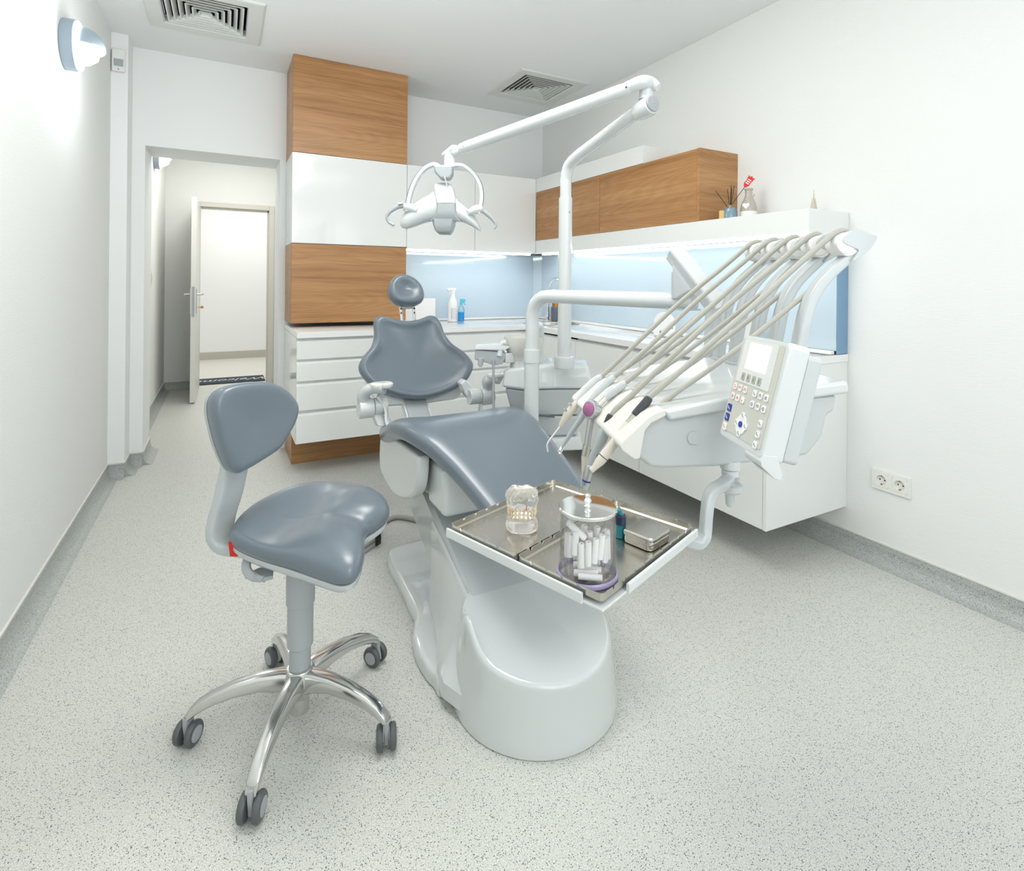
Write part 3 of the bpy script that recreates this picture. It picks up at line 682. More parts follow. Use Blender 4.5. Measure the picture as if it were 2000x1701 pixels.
# backrest
BL = math.radians(22); bo = V((.80, 2.42, .66)); bb_ = V((0, math.sin(BL), math.cos(BL))); bn = V((0, -math.cos(BL), math.sin(BL)))
BO = [(-.170, .345), (-.166, .383), (-.140, .402), (-.100, .394), (-.05, .378), (0, .373), (.055, .380), (.108, .398), (.145, .388), (.166, .350), (.178, .300), (.211, .246), (.272, .196), (.306, .148), (.304, .110), (.266, .059), (.198, .020), (.102, -.006), (.012, -.012), (-.072, .004), (-.153, .038), (-.211, .076), (-.248, .128), (-.254, .166), (-.234, .205), (-.196, .246), (-.173, .295)]
def bdish(x, y, s): return (-.020*(1-s*s)-.0) if s < .9 else 0
b = nb(); cushion(b, BO, [(.90, -.062), (.965, -.052), (.995, -.035), (1., -.018), (.985, -.004), (.95, .006), (.90, .009), (.84, .006), (.74, 0), (.6, 0), (.4, 0), (.2, 0)], bo, X, bb_, bn, 4, bdish, center=(.02, .17)); obj('backrest', b, M['leather'], t, ang=80)
b = nb(); cushion(b, [(x*1.0+.0, y) for x, y in [(-.150, .35), (-.10, .385), (0, .36), (.10, .385), (.155, .35), (.19, .24), (.27, .15), (.262, .075), (.255, .035), (.225, -.015), (.13, -.022), (.03, -.026), (-.06, -.022), (-.16, -.014), (-.192, .03), (-.215, .13), (-.18, .23)]], [(.85, -.125), (.95, -.11), (1.0, -.085), (1.0, -.064), (.97, -.060)], bo, X, bb_, bn, 4, None, center=(.02, .17)); obj('backrest_shell', b, M['enamel'], t, ang=60)
b = nb(); ribbon(b, spline([bo+V((.003, .13, .06)), bo+V((.003, .10, .0)), V((.803, 2.445, .60)), V((.805, 2.38, .55)), V((.81, 2.25, .48))], 5), X, .105, .03); obj('backrest_hinge', b, M['shade_grey'], t)
for s in (-1, 1):
    b = nb(); ribbon(b, [bo+X*(.003+s*.0555)+V((0, .10, .03)), bo+X*(.003+s*.0555)+V((0, .065, -.04)), V((.803+s*.0555, 2.40, .55))], X, .010, .04); obj('hinge_rail', b, M['enamel'], t)
# headrest on two slotted bars
ho = V((.805, 2.632, 1.145)); hl = .35; hb = V((0, math.sin(hl), math.cos(hl))); hn = V((0, -math.cos(hl), math.sin(hl)))
HO = [(-.090, .000), (-.080, .044), (-.046, .080), (-.006, .088), (.042, .069), (.076, .034), (.091, -.014), (.078, -.056), (.036, -.077), (-.018, -.076), (-.064, -.062), (-.087, -.030)]
def hd(x, y, s): return -.020*math.exp(-((x+.005)/.045)**2-((y-.016)/.032)**2)*(1 if s < .8 else 0)
b = nb(); cushion(b, HO, [(.70, -.05), (.88, -.045), (.97, -.028), (1., -.006), (.975, .012), (.91, .026), (.82, .034), (.70, .037), (.58, .036), (.45, .034), (.32, .032), (.2, .031), (.1, .031)], ho, X, hb, hn, 5, hd); obj('headrest', b, M['leather'], t, ang=80)
for s in (-1, 1):
    b = nb(); ribbon(b, [V((.812+s*.035, 2.655, 1.105)), V((.818+s*.033, 2.64, 1.02)), V((.822+s*.033, 2.63, .93))], X, .014, .008); o = obj('headrest_bar', b, M['satin'], t)
    b = nb()
    for k in range(3): box(b, (.8165+s*.034-.003, 2.633, 1.032+k*.022), (.8165+s*.034+.003, 2.640, 1.040+k*.022))
    obj('slots', b, M['dark'], o)
b = nb(); box(b, (.775, 2.642, 1.055), (.848, 2.660, 1.075), .004); obj('headrest_crossbar', b, M['satin'], t)
# arm rests
def armrest(s):
    x = .815+s*.262; y = 2.30; z = .660
    b = nb(); cyl(b, (x+s*.052, y, z-.004), (x-s*.012, y, z-.004), .041, n=32, bv=.007); cyl(b, (x-s*.012, y, z), (x-s*.07, y, z), .036, n=32, bv=.006); p = obj('pivot', b, M['enamel'], t)
    b = nb(); tube(b, spline([V((x+s*.022, y, z+.012)), V((x+s*.030, y, z+.045)), V((x+s*.020, y-.012, z+.072)), V((x-s*.008+(.05 if s > 0 else .0), y-.03, z+.086)), V((x-s*.045+(.11 if s > 0 else .0), y-.055, z+.086))], 6), [.031, .034, .033, .033, .036], 20, ra=(1, .72)); obj('arm_grip', b, M['enamel_grey'], t)
    b = nb(); xx = x-s*.035+(.09 if s > 0 else .0); cushion(b, rrect(.098, .062, .029), [(.9, -.012), (1, -.004), (.98, .004), (.85, .009), (.5, .01)], V((xx, y-.045, z+.100)), X, Y, Z, 1); obj('arm_pad', b, M['cream'], t)
    b = nb()
    if s < 0: prism(b, [V((x+.002, y-.0, z-.01)), V((x+.04, y-.0, z-.005)), V((x+.075, y-.05, z-.085)), V((x+.02, y-.05, z-.07))], V((0, .05, -.01)), .006, 2); ribbon(b, spline([V((x+.03, y-.01, z+.05)), V((x+.058, y-.02, z)), V((x+.064, y-.05, z-.06)), V((x+.09, y-.12, z-.105)), V((x+.14, y-.2, z-.075))], 6), V((.3, .9, .3)), .05, .012)
    else: prism(b, [V((x-.10, y+.03, z+.06)), V((x-.075, y+.03, z+.078)), V((x-.005, y, z+.01)), V((x-.005, y, z-.035)), V((x-.045, y, z-.035)), V((x-.08, y+.02, z+.01))], V((0, .05, 0)), .008, 3); ribbon(b, spline([V((x+.0, y+.01, z-.01)), V((x-.01, y+.0, z-.06)), V((x-.03, y-.03, z-.12))], 5), V((.3, .9, .3)), .05, .012)
    obj('arm_link', b, M['enamel'], t)
armrest(-1); armrest(1)
# foot control with its cable
t = thing('foot_control', 'low pale foot pedal on the floor beyond the stool', 'foot pedal', (.53, 2.42, 0))
b = nb(); a = V((.20, .145, 0)).normalized(); n_ = V((-a.y, a.x, 0)); po = V((.40, 2.315, .0))
def P2(u, w, z): return po+a*u+n_*w+Z*z
b = nb(); prism(b, [P2(u, w, .001) for u, w in ((0, 0), (.02, -.04), (.265, -.04), (.265, .16), (.03, .16))], Z*.012, .004, 2); obj('base', b, M['hub'], t)
b = nb(); prism(b, [P2(u, -.025, z) for u, z in ((.085, .014), (.26, .014), (.26, .060), (.235, .066), (.10, .040))], n_*.165, .006, 2); obj('housing', b, M['beige'], t)
b = nb(); prism(b, [P2(u, w, .018) for u, w in ((.02, .0), (.075, -.015), (.08, .13), (.035, .13))], Z*.012, .004, 2); obj('treadle', b, M['hub'], t)
b = nb(); prism(b, [P2(u, w, .05) for u, w in ((.10, .02), (.20, .02), (.20, .09), (.10, .09))], Z*.012, .002, 1); obj('opening', b, M['black'], t)
b = nb(); ribbon(b, spline([P2(.235, -.05, .012), P2(.235, -.05, .045), P2(.235, -.03, .078), P2(.235, .06, .082), P2(.235, .14, .078)], 4), a, .03, .012); obj('strap', b, M['black'], t)
b = nb(); tube(b, spline([P2(.25, .02, .04), P2(.31, .015, .028), P2(.36, .05, .014), P2(.42, .07, .012), P2(.5, .05, .012), V((.86, 2.56, .012))], 7), .012, 12); obj('cable', b, M['hose'], t)
# ------------------------------------------------------------------ cuspidor unit beside the chair
t = thing('cuspidor_unit', 'white water unit with spittoon bowl between chair and worktop', 'dental unit', (1.17, 1.85, .52))
def hullprism(b, bot, top, z0, z1, bv):
    tt = bmesh.new(); A = [tt.verts.new((x, y, z0)) for x, y in bot]; B = [tt.verts.new((p[0], p[1], p[2] if len(p) > 2 else z1)) for p in top]; n = len(A)
    tt.faces.new(A[::-1]); tt.faces.new(B)
    for i in range(n): tt.faces.new((A[i], A[(i+1) % n], B[(i+1) % n], B[i]))
    bmesh.ops.recalc_face_normals(tt, faces=tt.faces); bevel(tt, [e for e in tt.edges if e.calc_face_angle(0) > .2], bv, 3); join(b, tt)
b = nb(); hullprism(b, [(.985, 1.925), (1.035, 1.84), (1.165, 1.805), (1.312, 1.735), (1.40, 1.86), (1.30, 2.02), (1.12, 2.06)], [(.995, 1.93, .845), (1.04, 1.86, .86), (1.165, 1.83, .868), (1.29, 1.765, .868), (1.37, 1.87, .868), (1.28, 2.0, .868), (1.12, 2.04, .86)], .772, .868, .014); obj('upper_housing', b, M['enamel'], t)
b = nb(); hullprism(b, [(1.035, 1.93), (1.06, 1.87), (1.17, 1.835), (1.27, 1.79), (1.34, 1.88), (1.27, 1.98), (1.12, 2.02)], [(1.0, 1.93), (1.042, 1.852), (1.168, 1.818), (1.300, 1.752), (1.385, 1.86), (1.29, 2.0), (1.12, 2.04)], .66, .770, .012); obj('lower_housing', b, M['enamel_grey'], t)
b = nb(); hullprism(b, [(1.12, 1.87), (1.17, 1.835), (1.27, 1.80), (1.31, 1.88), (1.24, 1.97), (1.13, 1.98)], [(1.09, 1.87), (1.17, 1.832), (1.27, 1.79), (1.32, 1.88), (1.26, 1.98), (1.12, 2.0)], .575, .658, .01); obj('pillar', b, M['enamel_grey'], t)
b = nb(); hullprism(b, [(1.10, 1.84), (1.18, 1.80), (1.275, 1.765), (1.345, 1.88), (1.25, 2.0), (1.10, 2.0)], [(1.11, 1.85), (1.18, 1.81), (1.27, 1.775), (1.335, 1.88), (1.25, 1.99), (1.11, 1.99)], .525, .575, .008); obj('foot', b, M['enamel'], t)
b = nb(); prism(b, [(1.09, 1.829, .668), (1.165, 1.806, .658), (1.165, 1.806, .664), (1.09, 1.829, .674)], (0, .02, 0), .001, 1); obj('shelf_lip', b, M['tyre'], t)
b = nb(); box(b, (.930, 1.87, .47), (1.22, 1.95, .53), .015); obj('chair_bracket', b, M['enamel_grey'], t)
# bowl with its stem and filler spout
bc = V((1.086, 1.925, -.008))
b = nb(); rings(b, bc, Z, [(.052, .865), (.056, .90), (.060, .908), (.072, .925), (.079, .955), (.081, .979), (.081, .983), (.078, .983), (.074, .955), (.060, .930), (.02, .918), (.001, .918)], 48, cap=False); obj('bowl', b, M['cream'], t)
b = nb(); cyl(b, bc+Z*.84, bc+Z*.905, .058, .053, 32); obj('bowl_stem', b, M['enamel'], t)
b = nb(); tube(b, spline([V((1.14, 1.90, .86)), V((1.14, 1.90, .96)), V((1.137, 1.895, 1.005)), V((1.12, 1.885, 1.018)), V((1.09, 1.88, 1.008))], 6), [.026, .024, .024, .022, .017], 18); obj('filler_spout', b, M['enamel'], t)
b = nb(); tube(b, spline([V((.975, 1.925, .90)), V((.985, 1.925, .945)), V((1.0, 1.91, .955))], 4), .012, 10); obj('bowl_guard', b, M['enamel'], t)
# suction hose holder
b = nb(); prism(b, [(.885, 1.965, .925), (.99, 1.912, .915), (1.00, 1.91, .90), (.985, 1.915, .868), (.955, 1.93, .862), (.93, 1.945, .872), (.885, 1.967, .885)], V((.025, .05, 0)), .005, 2); o = obj('suction_holder', b, M['shade_grey'], t)
b = nb(); prism(b, [(.880, 1.962, .925), (.99, 1.905, .925), (1.01, 1.90, .935), (.99, 1.91, .95), (.885, 1.962, .942)], V((.027, .055, 0)), .004, 2); obj('holder_cover', b, M['enamel'], o)
b = nb(); box(b, (.995, 1.905, .872), (1.035, 1.94, .912), .004); obj('holder_joint', b, M['enamel'], o)
b = nb(); cyl(b, (.906, 1.955, .892), (.906, 1.955, .862), .011, n=18, bv=.003); cyl(b, (.901, 1.952, .866), (.901, 1.952, .855), .002, n=8); cyl(b, (.911, 1.957, .866), (.911, 1.957, .855), .002, n=8); obj('suction_nozzle', b, M['shade_grey'], o)
b = nb(); tube(b, spline([V((.950, 1.928, .885)), V((.951, 1.928, .80)), V((.953, 1.928, .70)), V((.962, 1.925, .60)), V((1.02, 1.93, .55))], 6), .0052, 10); obj('suction_tube', b, M['hub'], t)
for hx, hy, r in ((1.055, 1.925, .013), (1.075, 1.93, .012), (1.105, 1.91, .016)):
    b = nb(); tube(b, spline([V((hx, hy, .665)), V((hx, hy, .60)), V((hx-.01, hy, .54)), V((hx-.05, hy, .50))], 5), r, 12); cyl(b, (hx, hy, .668), (hx, hy, .645), r*1.25, n=14); obj('drain_hose', b, M['hub'], t)
resize(t, 1.08, (1.17*1.08, 1.85*1.08, 1.2-.68*1.08))
# ------------------------------------------------------------------ operating light on its pole
t = thing('operating_light', 'white dental operating light on a tall pole with folding arms', 'dental light', (1.172, 1.755, .87))
pb = V((1.172, 1.755, 0))
b = nb(); rings(b, pb, Z, [(.036, .862), (.040, .868), (.040, .905), (.036, .911), (.026, .911)], 32); obj('pole_collar', b, M['enamel'], t)
b = nb(); cyl(b, pb+Z*.86, pb+Z*1.528, .0262, n=32, bv=.003); o = obj('pole_sleeve', b, M['enamel'], t)
b = nb(); cyl(b, pb+V((.001, -.0265, 1.47)), pb+V((.001, -.030, 1.47)), .004, n=12); obj('grub_screw', b, M['satin'], o)
el = V((1.170, 1.302, 1.756)); jt = V((1.174, 1.300, 1.822))
b = nb(); tube(b, spline([pb+Z*1.51, pb+Z*1.57, pb+Z*1.605, pb+V((.001, -.020, 1.650)), pb+V((.003, -.075, 1.676)), pb+V((.004, -.16, 1.697)), el+V((0, .06, -.010)), el+V((0, .02, -.003))], 8), .0222, 28); o = obj('swing_arm', b, M['enamel'], t)
b = nb()
d = (el-V((1.176, 1.595, 1.697))).normalized()
for k, (q, w) in enumerate(((.085, .03), (.10, .022), (.115, .03), (.13, .026))):
    c0 = el-d*q-Z*.0005
    side = V((-1, -.1, .55)).normalized(); box(b, (-.002, -w/2*.5, -.0008), (.002, w/2*.5, .0008), mtx=Matrix.Translation(c0+side*.0222) @ Matrix((d, side.cross(d), side)).transposed().to_4x4())
obj('rating_print', b, M['tape'], o)
b = nb(); rings(b, el+V((0, .035, -.008)), V((0, -1, .12)), [(.023, -.01), (.027, 0), (.031, .02), (.032, .05), (.029, .062), (.022, .066)], 32); o = obj('elbow', b, M['enamel'], t)
b = nb(); rings(b, el+V((0, -.031, .0)), V((0, -1, .12)), [(.0255, 0), (.024, .003), (.001, .0045)], 32, cap=False); obj('elbow_cap', b, M['hub'], o)
b = nb(); rings(b, el+V((.0, .0, .022)), Z, [(.024, 0), (.021, .008), (.021, .026), (.020, .0265), (.020, .028), (.021, .0285), (.021, .048)], 32); obj('swivel_collar', b, M['enamel'], t)
sR, sL = V((1.120, 1.33, 1.812)), V((.800, 1.918, 1.708)); ad = (sL-sR).normalized()
b = nb(); tube(b, spline([jt+V((.016, -.03, -.012)), jt+V((.004, -.008, .004)), sR+V((.02, -.03, .012)), sR+ad*.05], 6), [.014, .027, .026, .018], 24, ra=(.85, .8)); obj('knuckle', b, M['enamel'], t)
b = nb(); tube(b, [sR-ad*.012, sR, sR+ad*.03, sR+ad*.3, sL-ad*.03, sL, sL+ad*.008], [.014, .0208, .0222, .0222, .0222, .0208, .014], 28); o = obj('spring_arm', b, M['enamel'], t)
for p in (sR+ad*.012, sL-ad*.012):
    sd = V((-.47, -.88, 0)); b = nb(); cyl(b, p+sd*.0215, p+sd*.0255, .003, n=12); obj('pivot_pin', b, M['dark'], o)
hb_ = V((.769, 1.972, 1.705))
b = nb(); tube(b, spline([sL-ad*.03+Z*.0, sL+ad*.03+Z*-.004, hb_+V((.012, -.02, .004)), hb_+V((-.016, .02, -.012))], 6), [.014, .020, .024, .010], 24, ra=(.95, .8)); obj('wrist', b, M['enamel'], t)
b = nb(); rings(b, hb_+V((.003, -.004, -.004)), -Z, [(.022, 0), (.0225, .012), (.0215, .0125), (.0215, .015), (.0225, .0155), (.0235, .05), (.026, .062)], 32); obj('yoke_stem', b, M['enamel'], t)
# lamp head frame: r across, f away from the camera side, built around its centre
lc = V((.751, 1.985, 1.492)); lr = V((.882, -.471, 0)); lf = V((.471, .882, 0))
def LP(r, z, f=0.): return lc+lr*r+Z*z+lf*f
b = nb(); prism(b, [LP(x, z, -.055) for x, z in ((-.032, .150), (.042, .150), (.042, .118), (.032, .096), (-.004, .096), (-.026, .122))], lf*.055, .009, 3); o = obj('yoke_block', b, M['shade_grey'], t)
b = nb(); cyl(b, LP(.014, .100, -.058), LP(.025, .062, -.066), .0028, n=10); rings(b, LP(.014, .106, -.052), V((0, 0, -1)), [(.006, 0), (.006, .01)], 12); obj('latch_pin', b, M['satin'], o)
for sg, pts in ((-1, [(-.012, .150), (-.036, .158), (-.074, .137), (-.108, .088), (-.128, .030), (-.137, -.025)]), (1, [(.020, .150), (.060, .157), (.088, .149), (.124, .118), (.146, .078), (.153, .037), (.149, -.002), (.141, -.030)])):
    b = nb(); ribbon(b, spline([LP(x, z, -.012) for x, z in pts], 7), lf, .032, .0155); o = obj('yoke', b, M['enamel'], t)
    b = nb(); ribbon(b, spline([LP(x*1.0+sg*.0078, z+.002, -.022) for x, z in pts[1:]], 7), lf, .009, .002); obj('yoke_seam', b, M['tyre'], o)
b = nb(); L = []
LS = [(-.166, -.050, -.078, .012), (-.160, -.037, -.086, .022), (-.140, -.012, -.092, .034), (-.110, .014, -.082, .042), (-.080, .033, -.071, .046), (-.055, .046, -.063, .049), (-.036, .060, -.060, .052), (0, .070, -.058, .054), (.035, .060, -.058, .052), (.060, .024, -.058, .048), (.090, 0, -.068, .042), (.115, -.025, -.081, .034), (.135, -.055, -.092, .024), (.150, -.088, -.098, .008)]
for x, zt, zb, d in LS:
    l = []; zm_, h = (zt+zb)/2, (zt-zb)/2
    for k in range(36):
        A = 2*PI*k/36; c_, s_ = math.cos(A), math.sin(A)
        l.append(LP(x, zm_+h*math.copysign(abs(s_)**.8, s_), .01-d*math.copysign(abs(c_)**.75, c_)*(1 if c_ > 0 else .35)*(1-.35*max(0, s_))))
    L.append(l)
loft(b, L); obj('reflector_shell', b, M['enamel'], t, ang=60)
b = nb(); L = []
for z, x0, x1, f in ((.0905, -.010, .010, .004), (.089, -.022, .022, -.010), (.082, -.031, .032, -.026), (.068, -.031, .041, -.040), (.048, -.027, .048, -.049), (.026, -.021, .052, -.055), (.004, -.017, .055, -.059), (.002, -.017, .055, -.055)):
    L.append([LP(x0, z, .01), LP(x0, z, f+.010), LP(x0+.004, z, f+.003), LP((x0+x1)/2, z, f-.002), LP(x1-.004, z, f+.003), LP(x1, z, f+.010), LP(x1, z, .01)])
loft(b, L); obj('crest_cover', b, M['enamel'], t, ang=50)
b = nb(); L = []
for z, x0, x1, f in ((.003, -.016, .055, -.058), (-.025, -.017, .056, -.059), (-.048, -.026, .060, -.056), (-.062, -.045, .075, -.046)):
    L.append([LP(x0, z, .0), LP(x0, z, f+.010), LP(x0+.005, z, f+.002), LP((x0+x1)/2, z, f-.001), LP(x1-.005, z, f+.002), LP(x1, z, f+.010), LP(x1, z, .0)])
loft(b, L); obj('front_cover', b, M['shade_grey'], t, ang=50)
b = nb(); L = []
for z, x0, x1, f in ((-.055, -.034, .050, -.052), (-.075, -.033, .048, -.051), (-.10, -.024, .040, -.046), (-.112, -.012, .030, -.036)):
    L.append([LP(x0, z, .02), LP(x0, z, f+.012), LP(x0+.008, z, f), LP(x1-.008, z, f), LP(x1, z, f+.012), LP(x1, z, .02)])
loft(b, L); obj('lamp_housing', b, M['shade_grey'], t, ang=50)
for sg, x0, x1, z in ((-1, -.145, -.092, -.006), (1, .155, .10, -.010)):
    b = nb(); tube(b, [LP(x0, z, -.014), LP((x0+x1)/2, z-.006, -.018), LP(x1, z-.018, -.03)], [.017, .018, .010], 20); obj('trunnion', b, M['enamel'], t)
for sg, pts in ((-1, [(-.146, -.003), (-.173, -.008), (-.200, -.025), (-.214, -.045), (-.208, -.066), (-.186, -.079)]), (1, [(.150, -.014), (.179, -.036), (.199, -.056), (.209, -.074), (.200, -.090)])):
    b = nb(); tube(b, spline([LP(x, z, -.016) for x, z in pts], 7), [.009, .0088, .0075, .0062, .0055, .0062], 14); obj('handle', b, M['shade_grey'], t)
b = nb(); cyl(b, LP(-.168, .002, -.028), LP(-.152, .006, -.022), .0055, n=14); obj('lock_knob', b, M['satin'], t)
resize(t, 1.08, (1.172*1.08, 1.755*1.08, 1.2-.33*1.08))
# ------------------------------------------------------------------ instrument console on its arm
t = thing('instrument_console', 'white instrument console with keypad and bent hose arms hung on a jointed arm', 'dental unit', (1.107, 1.893, .45))
IC = t
# post and horizontal arm
ap = V((1.107, 1.893, 0))
b = nb(); cyl(b, ap+Z*.47, ap+Z*.905, .0302, n=32); box(b, ap+V((-.115, -.035, .45)), ap+V((.03, .035, .50)), .012); obj('arm_post', b, M['enamel'], t)
b = nb(); rings(b, ap, Z, [(.029, .870), (.0335, .872), (.0335, .922), (.032, .926), (.027, .926)], 32); obj('post_collar', b, M['enamel'], t)
ae = V((1.285, 1.250, 1.142))
b = nb(); hd_ = (ae-V((ap.x, ap.y, 1.142))).normalized(); tube(b, spline([ap+Z*.92, ap+Z*1.0, ap+Z*1.06, ap+Z*1.102+hd_*.014, ap+Z*1.132+hd_*.048, ap+Z*1.142+hd_*.10, ap+Z*1.142+hd_*.25, ae-hd_*.05, ae+hd_*.04], 8), .027, 28); o = obj('horizontal_arm', b, M['enamel'], t)
b = nb(); box(b, (-.055, -.018, -.028), (.05, .018, -.022), .002, mtx=Matrix.Translation(ae) @ Matrix((hd_, Z.cross(hd_), Z)).transposed().to_4x4()); obj('cover_strip', b, M['enamel_grey'], o)
b = nb(); cyl(b, V((1.270, 1.255, 1.150)), V((1.270, 1.255, 1.235)), .023, n=28, bv=.003); obj('barrel', b, M['enamel_grey'], t)
a0, a1 = V((1.262, 1.257, 1.288)), V((1.292, 1.125, 1.135))
pd = (a1-a0).normalized(); ps = V((.882, -.471, 0)); 
b = nb(); ribbon(b, [a0-pd*.012, a0, a0+pd*.03, (a0+a1)/2, a1, a1+pd*.02], ps, .052, .058); obj('lifting_arm', b, M['enamel'], t)
b = nb(); prism(b, [a0+pd*.02-ps*.030+V((0, 0, -.01)), a0+pd*.12-ps*.028+V((0, .0, -.02)), a0+pd*.07-ps*.034+V((0, .02, -.09))], ps*.02, .006, 2); obj('arm_web', b, M['enamel_grey'], t)
b = nb(); ribbon(b, [V((1.285, 1.125, 1.14)), V((1.282, 1.125, 1.08)), V((1.280, 1.125, 1.0)), V((1.278, 1.12, .90))], ps, .045, .05); obj('drop_post', b, M['enamel_grey'], t)
# console body; frame: e = away from the patient, f = away from the camera side
ce = V((.929, -.37, 0)).normalized(); cf = V((.37, .929, 0)).normalized(); cp = V((1.148, .659, 0))
def K(x, y, z): return cp+ce*x+cf*y+Z*z
WB = .43
b = nb(); box(b, (-.10, .38, .86), (.02, .52, .93), .015, mtx=Matrix.Translation(cp) @ Matrix((ce, cf, Z)).transposed().to_4x4()); obj('hinge_block', b, M['enamel_grey'], t)
b = nb(); prism(b, [K(x, .012, z) for x, z in ((-.012, .968), (-.018, .932), (-.034, .926), (-.045, .880), (-.078, .842), (-.145, .834), (-.285, .823), (-.393, .823), (-.418, .826), (-.452, .852), (-.434, .912), (-.392, .938), (-.27, .955))], cf*(WB-.024), .010, 3); o = obj('console_body', b, M['enamel_grey'], t)
b = nb(); cyl(b, K(-.33, .0125, .885), K(-.33, .009, .885), .013, n=24); obj('round_cap', b, M['enamel_grey'], o)
b = nb(); prism(b, [K(x, 0, z) for x, z in ((.006, .972), (.004, .999), (-.13, .985), (-.27, .967), (-.400, .944), (-.384, .922), (-.27, .940), (-.13, .957))], cf*WB, .008, 3); obj('top_lid', b, M['enamel'], t)
b = nb(); fo = [(-.396, .9465), (-.415, .941), (-.432, .931), (-.462, .904), (-.484, .884), (-.488, .876), (-.484, .867), (-.458, .848), (-.447, .850), (-.437, .905), (-.424, .920), (-.394, .934)]
prism(b, [K(x, -.003, z) for x, z in fo], cf*(WB+.006), .0025, 3); obj('front_fascia', b, M['cream'], t)
# five bent hose arms
HB = [.05, .135, .215, .30, .38]
WP = [(-.086, .992), (-.080, 1.04), (-.072, 1.085), (-.058, 1.146), (-.036, 1.19), (-.008, 1.222), (.022, 1.248), (.046, 1.268)]
for k, yb in enumerate(HB):
    b = nb(); ribbon(b, spline([K(x, yb, z) for x, z in WP], 6), cf, [.031, .027], [.026, .020]); o = obj('hose_arm', b, M['enamel_grey'], t)
    b = nb(); prism(b, [K(x, yb-.0215, z) for x, z in [(q.x, q.y) for q in spline([(.030, 1.250, 0), (.066, 1.270, 0), (.090, 1.302, 0), (.074, 1.309, 0), (.052, 1.318, 0), (.030, 1.316, 0), (.014, 1.303, 0), (.010, 1.290, 0), (.034, 1.279, 0), (.046, 1.272, 0)], 3, True)]], cf*.043, .005, 2); obj('arm_head', b, M['enamel_grey'], o)
    b = nb(); cyl(b, K(.026, yb-.017, 1.287), K(.026, yb+.017, 1.287), .0262, n=32, bv=.003); cyl(b, K(.019, yb-.0195, 1.288), K(.019, yb+.0195, 1.288), .0225, n=28, bv=.002); obj('roller', b, M['white'], o)
    b = nb(); box(b, (-.100, yb-.020, .985), (-.068, yb+.020, .996), .003, mtx=Matrix.Translation(cp) @ Matrix((ce, cf, Z)).transposed().to_4x4()); obj('boot', b, M['enamel_grey'], o)
    b = nb(); tube(b, spline([K(.040, yb+.004, 1.258), K(.012, yb+.010, 1.228), K(-.022, yb+.014, 1.198), K(-.05, yb+.016, 1.178), K(-.164, yb+.016, 1.090), K(-.275, yb+.014, 1.012), K(-.345, yb+.010, .968), K(-.392, yb+.004, .935)], 7), .0056, 12); obj('supply_hose', b, M['hose'], t)
# keypad box
u_ = V((-.4218, -.9067, .0065)).normalized(); v_ = V((.2249, -.0976, .9695)); v_ = (v_-u_*v_.dot(u_)).normalized(); n_ = u_.cross(v_)
kc = V((.8478, .6580, 1.0026)); KW, KH = .1554, .198
if n_.dot(V((-1, .4, .2))) < 0: n_ = -n_
def Q(u, v, w=0.): return kc+u_*u+v_*v+n_*w
b = nb(); plate(b, Q(0, 0, -.040), u_, v_, n_, KW+.006, KH+.006, .010, .040, .006); kp = obj('keypad_box', b, M['enamel'], t)
b = nb(); plate(b, Q(.012, -.004, -.066), u_, v_, n_, KW-.022, KH-.012, .008, .027, .004); obj('back_box', b, M['enamel_grey'], kp)
b = nb(); plate(b, Q(0, .004, -.0005), u_, v_, n_, KW-.012, KH-.018, .002, .0014); obj('face_plate', b, M['face'], kp)
b = nb(); prism(b, [Q(KW/2-.052, v, w) for v, w in ((-KH/2+.012, -.026), (-KH/2+.008, -.003), (-KH/2-.004, .000), (-KH/2-.012, -.004), (-KH/2-.026, -.030), (-KH/2-.027, -.042), (-KH/2-.018, -.044))], u_*.056, .002, 2); obj('grip_lip', b, M['enamel'], kp)
b = nb(); plate(b, Q(-.004, .052, .0009), u_, v_, n_, .118, .082, .002, .0008); obj('display_surround', b, M['face2'], kp)
b = nb(); plate(b, Q(-.004, .063, .0017), u_, v_, n_, .074, .050, .001, .0004); obj('display', b, M['screen'], kp)
def icon(b, u, v, kind, w0):
    pts = {0: [(-.3, .2), (.0, .2), (.3, -.1), (-.2, -.2)], 1: [(-.3, .25), (.3, .25), (.3, -.05), (-.3, -.05), (-.3, .25)], 2: [(-.25, -.25), (-.25, .1), (.05, .3), (.3, .05), (.2, -.2)], 3: [(-.3, 0), (0, .3), (.3, 0), (0, -.3), (-.3, 0)], 4: [(0, .32), (0, -.3)], 5: [(-.3, .25), (-.15, -.12), (.1, -.08), (.3, -.3)], 6: [(-.32, -.1), (-.05, -.1), (-.05, -.3)], 7: [(-.25, -.2), (.25, -.2), (.12, .2), (-.12, .2), (-.25, -.2)]}[kind]
    q = [Q(u+x*.0105, v+y*.0105, w0) for x, y in pts]; tube(b, q, .0006, 5, up=n_, mi=1)
def key(u, v, m, im, kind, w=.0125, h=.0125):
    b = nb(); plate(b, Q(u, v, .0009), u_, v_, n_, w, h, .0028, .0017, .0005); icon(b, u, v, kind, .0028); obj('key', b, [m, im], kp)
for i in range(4): key(-.038+.0195*i, .0225, M['key_grey'], M['print'], 4, .0125, .015)
for r in range(2):
    for i in range(3):
        key(-.058+.0195*i, .000-.0195*r, M['key'], M['orange'], (0, 1, 2, 3, 7, 6)[r*3+i]); key(.016+.0195*i, .000-.0195*r, M['key'], M['print'], (5, 2, 7, 3, 1, 3)[r*3+i])
for i in range(3): key(-.060, -.043-.0185*i, M['blue_key'] if i < 2 else M['key'], M['key'] if i < 2 else M['orange'], 5, .0145, .0145)
for i in range(3): key(.056, -.045-.0185*i, M['key'], M['print'], 5)
